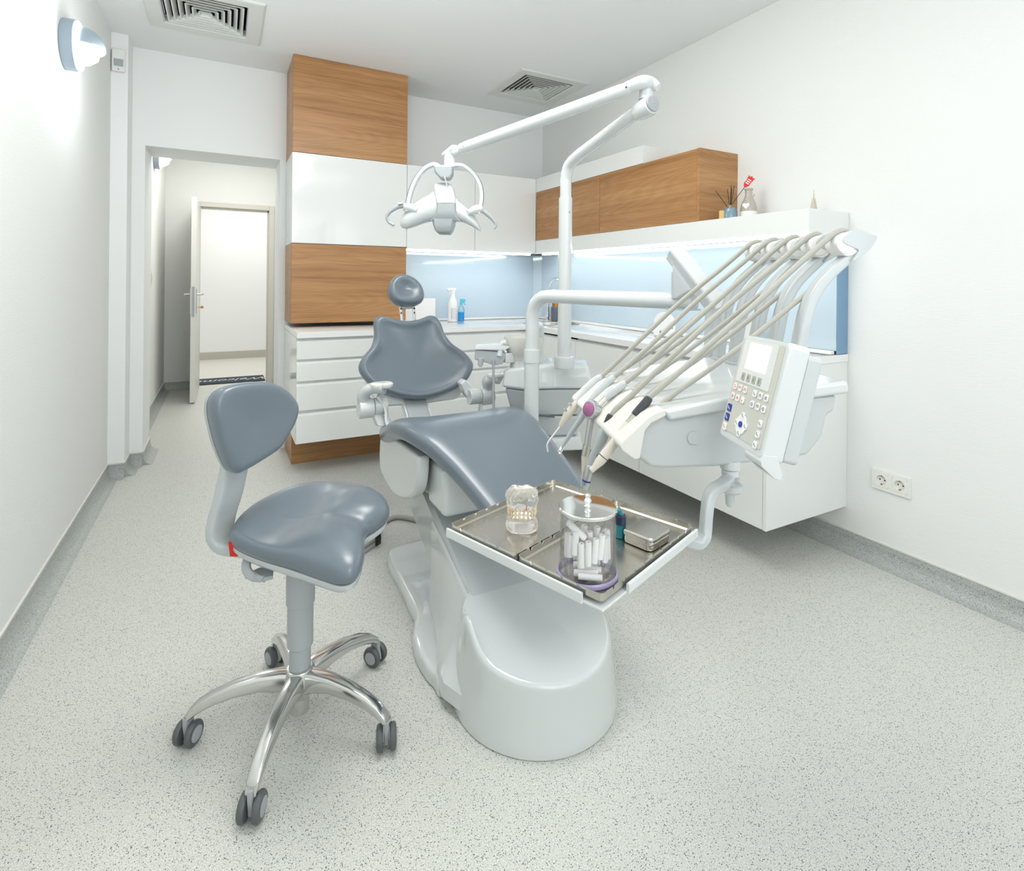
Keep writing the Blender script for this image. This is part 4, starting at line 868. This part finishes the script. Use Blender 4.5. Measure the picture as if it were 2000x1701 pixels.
b = nb(); prism(b, [Q(-.004+x*.0185, -.062+y*.0185, .0009) for x, y in rrect(2.0, 2.0, .99, 6)], n_*.0014, .0004, 1); obj('cross_pad', b, M['key'], kp)
for x, y in ((0, 1), (0, -1), (1, 0), (-1, 0)): key(-.004+x*.0165, -.062+y*.0165, M['key'], M['print'], 5, .012, .012)
b = nb(); cyl(b, Q(-.004, -.062, .002), Q(-.004, -.062, .0042), .0055, n=20); obj('centre_key', b, M['blue_key'], kp)
# tray carrier under the console
tq = V((.562, .8105, .7455)); ta = V((.3345, -.9424, 0)); tb = V((.9424, .3345, 0)); TA, TB = .3244, .3037     # tray axes
pv = K(-.240, .030, 0)
b = nb(); cyl(b, pv+Z*.832, pv+Z*.814, .020, n=28); cyl(b, pv+Z*.812, pv+Z*.800, .017, n=24); obj('carrier_boss', b, M['enamel'], t)
b = nb(); cyl(b, pv+Z*.803, pv+Z*.770, .015, n=24); obj('carrier_pin', b, M['satin'], t)
pl = V((pv.x, pv.y, 0))
b = nb(); ribbon(b, spline([pl+V((.022, .006, .795)), pl+Z*.795, V((.885, .752, .796)), V((.850, .742, .795)), V((.829, .736, .783)), V((.819, .732, .758)), V((.814, .730, .732)), V((.806, .727, .718)), V((.788, .724, .713)), V((.766, .720, .722)), V((.742, .714, .736))], 6), V((.36, .93, .1)), .024, .018); obj('carrier_arm', b, M['enamel_grey'], t)
b = nb(); rings(b, pv+Z*.784, -Z, [(.020, 0), (.025, .003), (.025, .014), (.020, .019), (.010, .023), (.008, .046), (.005, .050), (.001, .050)], 28); obj('carrier_knob', b, M['enamel_grey'], t)
def T(a, b_, z=0.): return tq+ta*a+tb*b_+Z*z
b = nb()
for p0, p1, nn in ((T(-TA/2, -TB/2-.006), T(TA/2-.03, -TB/2-.006), -tb), (T(TA/2+.006, TB/2), T(TA/2+.006, -TB/2+.06), ta), (T(-TA/2-.006, -TB/2+.03), T(-TA/2-.006, TB/2-.03), -ta)):
    ribbon(b, [p0, (p0+p1)/2, p1], Z, .016, .005)
box(b, (-TA/2-.004, -TB/2-.004, -.008), (TA/2+.004, TB/2+.004, -.004), .001, mtx=Matrix.Translation(tq) @ Matrix((ta, tb, Z)).transposed().to_4x4())
obj('carrier_frame', b, M['enamel'], t)
# two notched steel trays
def tray(a0, a1, label):
    o = thing('instrument_tray', label, 'tray', T((a0+a1)/2, 0, -.003), 'steel trays on the tray carrier')
    r, hh = .008, .0135; pts = []
    w, h = a1-a0, TB
    base = rrect(w, h, r, 4); ic = [(x*(1-.004/(w/2)), y*(1-.004/(h/2))) for x, y in base]
    def E(p, z): return T((a0+a1)/2+p[0], p[1], z)
    b = nb(); R = []
    dens = []
    n = len(base)
    for i in range(n):
        p, q = base[i], base[(i+1) % n]; L = math.hypot(q[0]-p[0], q[1]-p[1]); m = max(1, int(L/.0018))
        for j in range(m):
            f = j/m; d_ = L*f
            dens.append(((p[0]+(q[0]-p[0])*f, p[1]+(q[1]-p[1])*f), d_ if L > .05 else -1, L))
    def notch(d_, L):
        if d_ < .02 or d_ > L-.02: return 0
        k = (d_-.02) % .030
        return .0045 if 0 < k < .0045 else 0
    def ins(p, d): return (p[0]*(1-d/(w/2)), p[1]*(1-d/(h/2)))
    loops = [[E(ins(p, .0035), 0) for p, d_, L in dens], [E(p, .003) for p, d_, L in dens], [E(p, hh-notch(d_, L)) for p, d_, L in dens], [E(ins(p, .0012), hh-notch(d_, L)) for p, d_, L in dens], [E(ins(p, .0012), .0035) for p, d_, L in dens], [E(ins(p, .0045), .0012) for p, d_, L in dens]]
    loft(b, loops, cap=True)
    return obj('tray_pan', b, M['steel'], o, ang=30)
tray(-TA/2, -.001, 'steel instrument tray holding the clear tooth model')
tray(.001, TA/2, 'steel instrument tray holding the cotton jar and metal tin')
# ------------------------------------------------------------------ hand instruments with their hoses
def run(yb, end, sag=0., r=.0062):
    b = nb(); pts = [K(.045, yb, 1.292), K(.040, yb, 1.308), K(.026, yb, 1.3175), K(.006, yb, 1.312), K(-.018, yb, 1.293), K(-.075, yb, 1.245-sag)] + end
    tube(b, spline(pts, 7), r, 14); return b
t = thing('air_water_syringe', 'slim syringe with thin bent metal tip, far end of the instrument row', 'dental instrument', K(-.5, .38, .85), 'hand instruments in the console rest')
ex = [K(-.195, .38, 1.150), K(-.30, .38, 1.055), K(-.385, .38, .975), K(-.425, .38, .940)]
obj('hose', run(.38, ex), M['hose'], t)
b = nb(); tube(b, [K(-.418, .38, .946), K(-.430, .38, .936), K(-.455, .38, .911), K(-.486, .38, .876)], [.007, .009, .0095, .0085], 18); obj('handle', b, M['enamel_grey'], t)
b = nb(); tube(b, spline([K(-.484, .378, .878), K(-.497, .378, .861), K(-.512, .378, .842), K(-.530, .38, .813)], 5), [.008, .011, .0115, .005], 18); obj('grip', b, M['beige'], t)
for q in ((-.496, .868), (-.509, .853)): b = nb(); cyl(b, K(q[0]-.006, .374, q[1]+.004), K(q[0]-.0125, .372, q[1]+.008), .0035, n=12); obj('button', b, M['satin'], t)
b = nb(); tube(b, spline([K(-.528, .38, .816), K(-.547, .38, .792), K(-.561, .38, .774), K(-.5655, .38, .762), K(-.563, .38, .746)], 6), .0026, 10); obj('tip', b, M['chrome'], t)
t = thing('turbine_handpiece', 'slender silver handpiece with tiny round head, second from the thin bent syringe', 'dental instrument', K(-.5, .30, .85), 'hand instruments in the console rest')
obj('hose', run(.30, [K(-.195, .30, 1.148), K(-.30, .30, 1.05), K(-.375, .30, .985), K(-.425, .30, .944)]), M['hose'], t)
b = nb(); tube(b, [K(-.408, .30, .958), K(-.420, .30, .948), K(-.452, .30, .916), K(-.468, .30, .898)], [.0085, .0095, .0095, .008], 18); obj('coupling', b, M['enamel_grey'], t)
b = nb(); tube(b, [K(-.464, .30, .903), K(-.475, .30, .885), K(-.492, .30, .855), K(-.517, .30, .819), K(-.543, .30, .781)], [.007, .0075, .0075, .0062, .0042], 18); obj('handle', b, M['shade_grey'], t)
b = nb(); cyl(b, K(-.540, .304, .783), K(-.548, .294, .773), .0062, n=18, bv=.0015); cyl(b, K(-.547, .295, .772), K(-.549, .293, .767), .004, n=12); obj('head', b, M['chrome'], t)
t = thing('powder_polisher', 'silver instrument with round ribbed chamber and purple cap', 'dental instrument', K(-.5, .21, .88), 'hand instruments in the console rest')
obj('hose', run(.215, [K(-.19, .213, 1.147), K(-.29, .212, 1.062), K(-.36, .21, .998), K(-.415, .21, .956)]), M['hose'], t)
b = nb(); tube(b, [K(-.408, .21, .960), K(-.416, .21, .955), K(-.440, .21, .937), K(-.456, .21, .925)], [.008, .0105, .0105, .009], 18); obj('coupling', b, M['enamel_grey'], t)
b = nb(); cyl(b, K(-.452, .21, .928), K(-.472, .21, .909), .0065, n=18); obj('connector', b, M['chrome'], t)
ca = (ce*-.80+cf*-.42+Z*.22).normalized(); cc = K(-.486, .208, .897)
b = nb(); rings(b, cc-ca*.020, ca, [(.006, 0), (.013, .003), (.0185, .010), (.0215, .022), (.022, .030), (.0215, .034), (.018, .036)], 36); o = obj('chamber', b, M['satin'], t)
fa, fb = frame(ca)
for k in range(18):
    A = 2*PI*k/18; d_ = fa*math.cos(A)+fb*math.sin(A); 
    if k == 0: b = nb()
    tube(b, [cc-ca*.020+ca*.020+d_*.0215, cc-ca*.020+ca*.032+d_*.0222], .0012, 6)
obj('ribs', b, M['satin'], o)
b = nb(); rings(b, cc+ca*.0155, ca, [(.0175, 0), (.0172, .003), (.013, .006), (.007, .0078), (.001, .0082)], 32); obj('purple_cap', b, M['purple'], o)
b = nb(); tube(b, [K(-.490, .21, .884), K(-.493, .21, .860), K(-.500, .21, .812)], .0078, 18); obj('stem', b, M['satin'], t)
b = nb(); tube(b, [K(-.500, .21, .814), K(-.5015, .21, .806), K(-.504, .21, .789)], [.0092, .0096, .0094], 18); obj('ring', b, M['steel'], t)
b = nb(); tube(b, spline([K(-.504, .21, .789), K(-.505, .21, .780), K(-.508, .21, .762), K(-.510, .21, .752)], 4), [.009, .0085, .005, .0028], 16); obj('nozzle', b, M['beige'], t)
b = nb(); tube(b, [K(-.5095, .21, .756), K(-.5125, .21, .735), K(-.514, .21, .716)], [.0024, .0016, .001], 10); obj('needle', b, M['satin'], t)
t = thing('micromotor_handpiece', 'grey straight handpiece with black knurled collar above the cotton jar', 'dental instrument', K(-.5, .135, .8), 'hand instruments in the console rest')
obj('hose', run(.135, [K(-.19, .135, 1.152), K(-.28, .135, 1.073), K(-.36, .135, 1.0), K(-.42, .135, .945), K(-.455, .135, .915), K(-.4635, .135, .897)]), M['hose'], t)
b = nb(); tube(b, [K(-.463, .135, .9035), K(-.4645, .135, .899), K(-.478, .135, .868), K(-.479, .135, .866)], [.0085, .0105, .0105, .0095], 22); o = obj('knurled_collar', b, M['dark'], t)
b = nb(); tube(b, [K(-.4775, .135, .869), K(-.480, .135, .865), K(-.4865, .135, .849), K(-.4945, .135, .833), K(-.504, .135, .818), K(-.513, .135, .791)], [.0105, .0125, .0125, .010, .0078, .0076], 24); obj('motor_body', b, M['shade_grey'], t)
b = nb(); tube(b, [K(-.5125, .135, .793), K(-.5135, .135, .788), K(-.522, .135, .748)], [.0078, .0098, .0092], 24); obj('nose_cone', b, M['satin'], t)
b = nb(); tube(b, [K(-.5195, .135, .7595), K(-.5203, .135, .7560)], .00975, 24); obj('blue_ring', b, M['blue_key'], t)
b = nb(); tube(b, [K(-.5215, .135, .7500), K(-.5245, .135, .7360)], [.0088, .0070], 20); obj('chuck', b, M['satin'], t)
t = thing('scaler_handpiece', 'cream handpiece with dark cap, beside the keypad end of the row', 'dental instrument', K(-.47, .05, .88), 'hand instruments in the console rest')
obj('hose', run(.05, [K(-.165, .05, 1.166), K(-.266, .05, 1.080), K(-.335, .05, 1.020), K(-.395, .05, .972), K(-.416, .05, .953)]), M['hose'], t)
sp = [K(-.408, .05, .960), K(-.439, .05, .921), K(-.453, .05, .904), K(-.508, .05, .836), K(-.525, .05, .8165), K(-.532, .05, .810)]
b = nb(); d_ = (sp[1]-sp[0]); tube(b, [sp[0], sp[0]+d_*.08, sp[0]+d_*.9, sp[1]], [.0065, .0088, .0108, .0098], 22); obj('cap', b, M['dark'], t)
b = nb(); tube(b, [sp[0]+d_*.96, sp[2]], .0092, 22); obj('metal_ring', b, M['steel'], t)
b = nb(); tube(b, [sp[2]+d_*-.05, sp[2], (sp[2]+sp[3])/2, sp[3]], [.0088, .0098, .0100, .0106], 22); o = obj('handle', b, M['beige'], t)
b = nb(); q = sp[3]+(sp[2]-sp[3])*.02; tube(b, [q, q+(sp[2]-sp[3])*.02], .01085, 22); obj('dark_ring', b, M['dark'], t)
b = nb(); tube(b, [sp[3], sp[3]+(sp[4]-sp[3])*.4, sp[4], sp[5]], [.0106, .0098, .0062, .0056], 22); obj('nose', b, M['beige'], t)
# ------------------------------------------------------------------ things on the trays
zt = tq.z+.0016
jc = V((.486, .655, 0)); jc = V((.500, .679, 0)); jz = zt+.0002
def jx(z): return jc.x
t = thing('cotton_jar', 'clear jar with chrome lid and lilac foot, full of cotton rolls', 'jar', (jc.x, jc.y, jz))
jo = V((jc.x, jc.y, jz))
b = nb(); rings(b, jo, Z, [(.042, .0035), (.0437, .009), (.0430, .03), (.0424, .07), (.0422, .100), (.0410, .100), (.0411, .07), (.0416, .03), (.0420, .0065), (.001, .0065)], 56, cap=False); obj('glass_wall', b, M['acrylic'], t)
b = nb(); rings(b, jo, Z, [(.0430, .0002), (.0460, .0004), (.0474, .002), (.0476, .0042), (.0467, .0068), (.0450, .0080), (.0440, .0068), (.0430, .0040), (.0430, .0002)], 56, cap=False); obj('lilac_foot', b, M['lilac'], t)
b = nb(); rings(b, jo+Z*.1003, Z, [(.0440, 0), (.0447, .001), (.0447, .004), (.0436, .0052), (.022, .0058), (.001, .0060)], 56); o = obj('lid', b, M['chrome'], t)
b = nb(); rings(b, jo+Z*.1060, Z, [(.006, 0), (.0045, .0015), (.003, .004), (.0055, .006), (.0062, .0085), (.0045, .011), (.003, .0125), (.0048, .015), (.0046, .0175), (.001, .019)], 24); obj('lid_knob', b, M['chrome'], o)
rr, rl = .0049, .036
def roll(p, d, first=[None]):
    p, d = V(p), V(d).normalized()
    lab = 'white cotton roll inside the clear jar on the steel tray'
    q = Z.rotation_difference(d).to_matrix().to_4x4()
    if first[0] is None:
        b = nb(); rings(b, (0, 0, -rl/2), Z, [(.001, .0008), (rr*.82, 0), (rr, .0009), (rr, rl-.0009), (rr*.82, rl), (.001, rl-.0008)], 16, cap=False)
        o = obj('cotton_roll', b, M['cotton']); tag(o, lab, 'cotton roll', 'cotton rolls in the jar'); first[0] = o
        o.matrix_world = Matrix.Translation(p) @ q; return
    dupe(first[0], mtx=Matrix.Translation(p) @ q)
# flat layers at the bottom, upright and leaning rolls above
vd = V((-.55, -.83, 0)).normalized(); vs = V((.83, -.55, 0)).normalized()      # towards / across the viewer
zb = jz+.0077+rr
for k, off in enumerate((.031, .020, .009, -.003, -.015, -.027)):
    roll(jo*0+V((jc.x, jc.y, zb))+vd*off+vs*(.003*(-1)**k), vs+vd*.06*(-1)**k)
for off, sx in ((.034, .019), (.034, -.020)): pass
zb2 = zb+2*rr+.0006
for k, off in enumerate((-.026, -.013, 0.0)): roll(V((jc.x, jc.y, zb2))+vd*off+vs*.002, vs+vd*.1)
n = 11
for k in range(n):
    A = math.radians(-96+192*k/(n-1)); rad = .0318; rd = vd*math.cos(A)+vs*math.sin(A)
    tn = vs*math.cos(A)-vd*math.sin(A)
    lean = (.05, -.04, .24, .03, -.05, .02, .16, .28, .2, -.04, .05)[k]
    up_ = .004*((k*5) % 4)
    base = zb2+rl/2+.003+up_+(0 if abs(A) > .4 else .0)
    if k in (3, 8): base += .004
    roll(V((jc.x, jc.y, base-.001))+rd*(rad-.0012), Z+tn*lean*.55-rd*.03)
for k, (x, y, l) in enumerate(((-.012, .012, .1), (.004, .014, -.12), (.012, -.004, .2), (-.006, -.006, .1))):
    roll(V((jc.x, jc.y, zb2+rl/2+.014))+vs*x+vd*y, Z+vs*l)
roll(V((jc.x, jc.y, zb2+rl+.0175))+vs*-.018+vd*.020, vs*.55-Z*.45+vd*.1)
# hinged metal tin
to = V((.657, .719, 0))
t = thing('metal_tin', 'small rounded square metal tin with closed lid on the tray', 'tin', (to.x, to.y, zt))
def tin(w, z0, z1, bv, name, m):
    b = nb(); tt = bmesh.new(); ax_ = V((math.cos(math.radians(-74)), math.sin(math.radians(-74)), 0)); ay_ = V((-ax_.y, ax_.x, 0))
    prism(b, [V((to.x, to.y, z0))+ax_*x+ay_*y for x, y in rrect(w, w*1.16, .011, 5)], Z*(z1-z0), bv, 3); return obj(name, b, m, t, ang=25)
tin(.058, zt+.0002, zt+.013, .003, 'base', M['steel']); tin(.0605, zt+.0125, zt+.0235, .0042, 'lid', M['steel'])
# small teal vial
vo = V((.626, .752, 0))
t = thing('teal_vial', 'small teal vial with navy cap behind the jar', 'bottle', (vo.x, vo.y, zt))
b = nb(); rings(b, (vo.x, vo.y, zt+.0002), Z, [(.0085, 0), (.0092, .001), (.0092, .022), (.0088, .023)], 24); obj('body', b, M['teal'], t)
b = nb(); rings(b, (vo.x, vo.y, zt+.0232), Z, [(.0095, 0), (.0095, .014), (.0085, .016), (.006, .0165)], 24); obj('cap', b, M['navy'], t)
b = nb(); tube(b, [V((vo.x, vo.y, zt+.039)), V((vo.x-.004, vo.y, zt+.049))], [.005, .0035], 12); obj('spout', b, M['teal'], t)
# clear resin tooth model
mo = V((.486, .862, 0)); 
t = thing('tooth_model', 'clear resin jaw model with ivory teeth on the steel tray', 'model', (mo.x, mo.y, zt))
my = V((-.50, -.866, 0)).normalized(); mx = V((.866, -.50, 0)).normalized()       # my: front of the jaws
def MP(x, y, z): return V((mo.x, mo.y, zt))+mx*x+my*y+Z*z
def arch(s, w=.024, d=.030): return (w*math.sin(s), -.010+d*math.cos(s))
def gum(levels, name):
    b = nb(); L = []
    for z, sc_, jit in levels:
        l = []
        for k in range(48):
            a = 2*PI*k/48; x, y = math.sin(a), math.cos(a)
            rx, ry = .030*sc_, (.029 if y > 0 else .024)*sc_
            w = 1+jit*(.5*math.sin(a*7+z*300)+.5*math.sin(a*13+z*170))
            ex = .75
            l.append(MP(rx*w*math.copysign(abs(x)**ex, x), ry*w*math.copysign(abs(y)**ex, y), z+jit*.02*math.sin(a*5+z*90)))
        L.append(l)
    loft(b, L); return obj(name, b, M['clearmodel'], t, ang=30)
gum([(.0003, .90, 0), (.003, .97, 0), (.009, .98, .01), (.015, .93, .04), (.021, .86, .05), (.026, .78, .03)], 'lower_jaw')
gum([(.040, .80, .03), (.046, .90, .05), (.053, .97, .06), (.060, 1.0, .07), (.066, .92, .10), (.071, .75, .13), (.074, .5, .12)], 'upper_jaw')
tb0 = nb(); 
def tooth(s, up):
    x, y = arch(s); big = abs(s) > .95
    w = .0036 if big else .0026
    zz = ((.0335, .0425, .0465) if up else (.0325, .0242, .0200)); b = nb()
    dirx = V((math.sin(s), math.cos(s), 0))
    P_ = [MP(x, y, z) for z in zz]
    tube(b, spline([P_[0]-(P_[1]-P_[0])*.02, P_[0]+(P_[1]-P_[0])*.15, P_[1], P_[2]], 3), [w*.72, w, w*.85, w*.35], 10); obj('tooth', b, M['tooth'], t)
for k in range(12):
    s = math.radians(-105+210*k/11); tooth(s, True); tooth(s, False)
b = nb(); x, y = arch(.35); tube(b, [MP(x, y+.003, .052), MP(x, y+.004, .041)], [.0008, .0012], 8); obj('red_pin', b, M['red'], t)
# ------------------------------------------------------------------ rolling stool
t = thing('rolling_stool', 'slate grey saddle stool with backrest on a polished five-star base', 'stool', (.19, 1.555, 0))
sx_, sy_ = .19, 1.555; so = V((sx_, sy_, 0))
b = nb(); cyl(b, so+Z*.325, so+Z*.50, .0372, n=40, bv=.002); obj('upper_sleeve', b, M['shade_grey'], t)
b = nb(); cyl(b, so+Z*.21, so+Z*.33, .0335, n=40, bv=.002); obj('middle_sleeve', b, M['shade_grey'], t)
b = nb(); cyl(b, so+Z*.145, so+Z*.215, .0278, n=40, bv=.002); obj('lower_sleeve', b, M['shade_grey'], t)
b = nb(); cyl(b, so+Z*.032, so+Z*.11, .0255, n=36, bv=.002); obj('lift_cylinder', b, M['alu'], t)
b = nb(); rings(b, so, Z, [(.028, .075), (.036, .085), (.041, .115), (.040, .138), (.034, .150), (.029, .152)], 40); obj('hub', b, M['alu'], t)
ANG = [168, 242, 314, 28, 98]
for k, A in enumerate(ANG):
    a = math.radians(A); d = V((math.cos(a), math.sin(a), 0)); s = V((-d.y, d.x, 0)); R_ = .262
    b = nb(); L = []
    for r, zt_, zb_, w0, w1 in ((.020, .146, .085, .022, .026), (.05, .150, .098, .021, .024), (.10, .149, .108, .019, .022), (.16, .140, .105, .017, .020), (.21, .125, .094, .0155, .018), (.245, .108, .080, .0150, .0165), (.266, .090, .066, .0145, .0155), (.276, .074, .058, .012, .013)):
        c0 = so+d*r; l = []
        for q in range(20):
            u = 2*PI*q/20; cu, su = math.cos(u), math.sin(u); e = .55
            w = w0+(w1-w0)*(1-su)/2
            l.append(c0+s*w*math.copysign(abs(cu)**e, cu)+Z*((zt_+zb_)/2+(zt_-zb_)/2*math.copysign(abs(su)**e, su)))
        L.append(l)
    loft(b, L); obj('leg', b, M['alu'], t, ang=60)
    w = (A+90+(20, -25, 5, 60, -30)[k])
    wa = math.radians(w if k != 1 else A+78); fd = V((math.cos(wa), math.sin(wa), 0)); ax_ = V((-fd.y, fd.x, 0))
    fd, ax_ = d, s
    fd = V(((.6, .8), (.43, .9), (.26, .966), (.6, -.8), (.4, -.916))[k]+(0,)).normalized(); ax_ = V((-fd.y, fd.x, 0))
    c0 = so+d*.268
    b = nb(); ribbon(b, [c0+Z*.075, c0+Z*.055, c0+fd*.004+Z*.032, c0+fd*.006+Z*.018], ax_, .013, .030); cs = obj('caster', b, M['hub'], t)
    for sg in (-1, 1):
        wc = c0+Z*.0305+ax_*(sg*.0165)
        b = nb(); rings(b, wc-ax_*.0085, ax_, [(.020, 0), (.0265, .001), (.0295, .0045), (.0300, .0085), (.0295, .0125), (.0265, .016), (.020, .017)], 36); obj('wheel', b, M['tyre'], cs)
        b = nb(); rings(b, wc+ax_*(sg*.0083), ax_*sg, [(.0185, 0), (.0185, .0012), (.016, .0022), (.001, .0026)], 28); obj('wheel_cap', b, M['hub'], cs)
# seat cushion: saddle with a notched front
SO = [(.030, 1.585), (.022, 1.63), (.045, 1.69), (.10, 1.738), (.175, 1.762), (.255, 1.752), (.330, 1.700), (.392, 1.620), (.420, 1.545), (.412, 1.490), (.378, 1.463), (.345, 1.448), (.328, 1.415), (.312, 1.350), (.285, 1.302), (.252, 1.300), (.212, 1.345), (.150, 1.425), (.08, 1.51)]
scn = (.205, 1.565); axd = V((.74, -.67, 0)).normalized(); axs = V((.67, .74, 0)).normalized()
def zdish(x, y, s):
    p = V((x-scn[0], y-scn[1], 0)); u, v = p.dot(axd), p.dot(axs)
    e = 1-s**4 if s < 1 else 0
    z = .052*(v/.2)*.75 + .018*max(0, u/.2)*e
    z += .030*e*math.exp(-(v/.055)**2)*max(0, (u+.02)/.2)*1.0 - .012*e*math.exp(-(u+.06)**2/.006) + .022*max(0, v/.2)*e
    lob = math.exp(-((u-.10)/.09)**2)*(math.exp(-((v-.11)/.06)**2)+math.exp(-((v+.11)/.06)**2)); z += .014*e*lob
    z -= .020*e*math.exp(-((u-.16)/.06)**2-(v/.03)**2)
    return z
b = nb(); cushion(b, SO, [(.93, -.026), (.975, -.024), (1., -.013), (1.0, -.003), (.987, .007), (.96, .0125), (.92, .0155), (.86, .0165), (.78, .0165), (.67, .017), (.53, .0175), (.40, .018), (.27, .018), (.14, .018), (.05, .018)], V((0, 0, .532)), X, Y, Z, 5, zdish, center=scn); obj('seat', b, M['leather'], t, ang=85)
def zsh(x, y, s):
    p = V((x-scn[0], y-scn[1], 0)); return .052*(p.dot(axs)/.2)*.75
b = nb(); cushion(b, SO, [(.55, -.056), (.80, -.054), (.93, -.046), (.975, -.036), (.97, -.026), (.90, -.025)], V((0, 0, .532)), X, Y, Z, 5, zsh, center=scn); obj('seat_shell', b, M['enamel_grey'], t, ang=60)
b = nb(); cyl(b, so+Z*.47, so+Z*.505, .06, .07, n=32); box(b, (-.14, -.035, .448), (.05, .035, .478), .01, mtx=Matrix.Translation(so) @ Matrix.Rotation(math.radians(140), 4, 'Z') @ Matrix.Scale(-1, 4, X)); obj('tilt_mechanism', b, M['shade_grey'], t)
# backrest
po = V((.076, 1.626, .790)); pa = V((.866, .5, 0)); pn = V((.5, -.866, .10)).normalized(); pb_ = pn.cross(pa); pb_ = pb_ if pb_.z > 0 else -pb_
PO = [(-.108, .071), (-.102, .102), (-.078, .122), (-.033, .128), (.022, .125), (.066, .115), (.103, .090), (.129, .057), (.137, .026), (.125, -.010), (.100, -.046), (.074, -.074), (.025, -.093), (-.028, -.106), (-.052, -.105), (-.070, -.082), (-.091, -.022), (-.104, .037)]
def pdish(x, y, s): return .9*x*x-.010*(1-s)
b = nb(); cushion(b, PO, [(.93, -.052), (.98, -.046), (1.0, -.030), (1.0, -.018), (.98, -.006), (.94, .001), (.88, .004), (.8, .005), (.65, .005), (.5, .005), (.3, .005), (.1, .005)], po, pa, pb_, pn, 5, pdish); obj('backrest', b, M['leather'], t, ang=85)
b = nb(); cushion(b, PO, [(.6, -.078), (.85, -.073), (.96, -.064), (.985, -.053), (.95, -.050)], po, pa, pb_, pn, 5, pdish); obj('backrest_shell', b, M['enamel_grey'], t, ang=60)
b = nb(); ribbon(b, spline([V((.040, 1.672, .74)), V((.030, 1.682, .68)), V((.016, 1.692, .60)), V((.000, 1.702, .535)), V((-.003, 1.702, .490)), V((.018, 1.690, .462)), V((.07, 1.65, .458)), V((.13, 1.60, .462))], 6), V((.80, .60, .0)), [.078, .070], .034); obj('back_support', b, M['enamel_grey'], t)
b = nb(); prism(b, [V((.018, 1.618, z))+V((.75, -.45, 0))*x for x, z in ((.0, .498), (.012, .500), (.022, .488), (.028, .462), (.006, .462))], V((-.003, -.005, 0)), .0005, 1); obj('red_sticker', b, M['red'], t)
b = nb(); ribbon(b, spline([V((.09, 1.59, .472)), V((.062, 1.585, .458)), V((.058, 1.565, .440)), V((.072, 1.545, .428)), V((.098, 1.525, .424))], 6), V((.7, -.6, .0)), .022, .012); prism(b, [V((.052, 1.560, .430)), V((.085, 1.520, .430)), V((.118, 1.520, .431)), V((.122, 1.555, .433)), V((.090, 1.580, .432))], Z*-.011, .003, 2); obj('height_lever', b, M['shade_grey'], t)
# ------------------------------------------------------------------ light and camera
def area(name, loc, rot, sx, sy, power, col=(1, 1, 1)):
    l = bpy.data.lights.new(name, 'AREA'); l.shape = 'RECTANGLE'; l.size = sx; l.size_y = sy; l.energy = power; l.color = col
    o = bpy.data.objects.new(name, l); C.objects.link(o); o.location = loc; o.rotation_euler = rot; return o
area('ceiling_lamp', (.75, 1.55, ZC-.03), (0, 0, 0), 1.0, 1.0, 12, (1, .985, .965))
area('ceiling_lamp_rear', (.95, -.55, ZC-.03), (0, 0, 0), 1.2, 1.0, 6, (1, .985, .965))
area('added_window_fill', (1.0, YF-.14, 1.6), (math.radians(90), 0, 0), 1.9, 1.35, 14, (.92, .97, 1))  # added area light: soft fill from behind the camera
area('hall_fill_light', (.1, 5.5, ZC-.03), (0, 0, 0), .5, 1.2, 13, (1, .985, .955))  # unseen area light added to brighten the hall
area('lobby_fill_light', (.3, 8.0, ZC-.03), (0, 0, 0), 1.2, .8, 23, (1, .985, .96))  # unseen area light added to brighten the lobby
def bulb(n, loc, e, col=(.92, .97, 1), r=.07):
    l = bpy.data.lights.new(n, 'POINT'); l.energy = e; l.shadow_soft_size = r; l.color = col
    o = bpy.data.objects.new(n, l); C.objects.link(o); o.location = loc
bulb('wall_lamp_bulb', (XL+.20, 2.905, 2.10), 3)
bulb('fill_bulb', (.55, -.35, 1.95), 13, (1, .99, .975), .32); bulb('fill_bulb_inner', (.50, 1.78, 2.34), 14, (1, .99, .975), .26)  # added point lights that even out walls and ceiling; no pendant hangs here
w = bpy.data.worlds.new('World'); sc.world = w; w.use_nodes = True
w.node_tree.nodes['Background'].inputs[0].default_value = (.85, .92, 1, 1); w.node_tree.nodes['Background'].inputs[1].default_value = .6
cam = bpy.data.cameras.new('Camera'); co = bpy.data.objects.new('Camera', cam); C.objects.link(co); sc.camera = co
yaw, ro = math.radians(28.123), math.radians(.5579)
r0 = V((math.cos(yaw), -math.sin(yaw), 0)); fw = V((math.sin(yaw), math.cos(yaw), 0))
right = r0*math.cos(ro)+Z*math.sin(ro); upv = Z*math.cos(ro)-r0*math.sin(ro)
co.matrix_world = Matrix(((right.x, upv.x, -fw.x, 0), (right.y, upv.y, -fw.y, 0), (right.z, upv.z, -fw.z, 1.2), (0, 0, 0, 1)))
cam.sensor_width = 36; cam.sensor_fit = 'HORIZONTAL'; cam.lens = 1051.391*36/2000; cam.shift_y = -(850.5-549.317)/2000; cam.clip_start = .02
sc.view_settings.view_transform = 'Standard'; sc.view_settings.look = 'None'; sc.view_settings.exposure = .40; sc.view_settings.gamma = 1
sc.cycles.use_denoising = True; sc.cycles.max_bounces = 10; sc.cycles.transparent_max_bounces = 16; sc.cycles.sample_clamp_indirect = 6
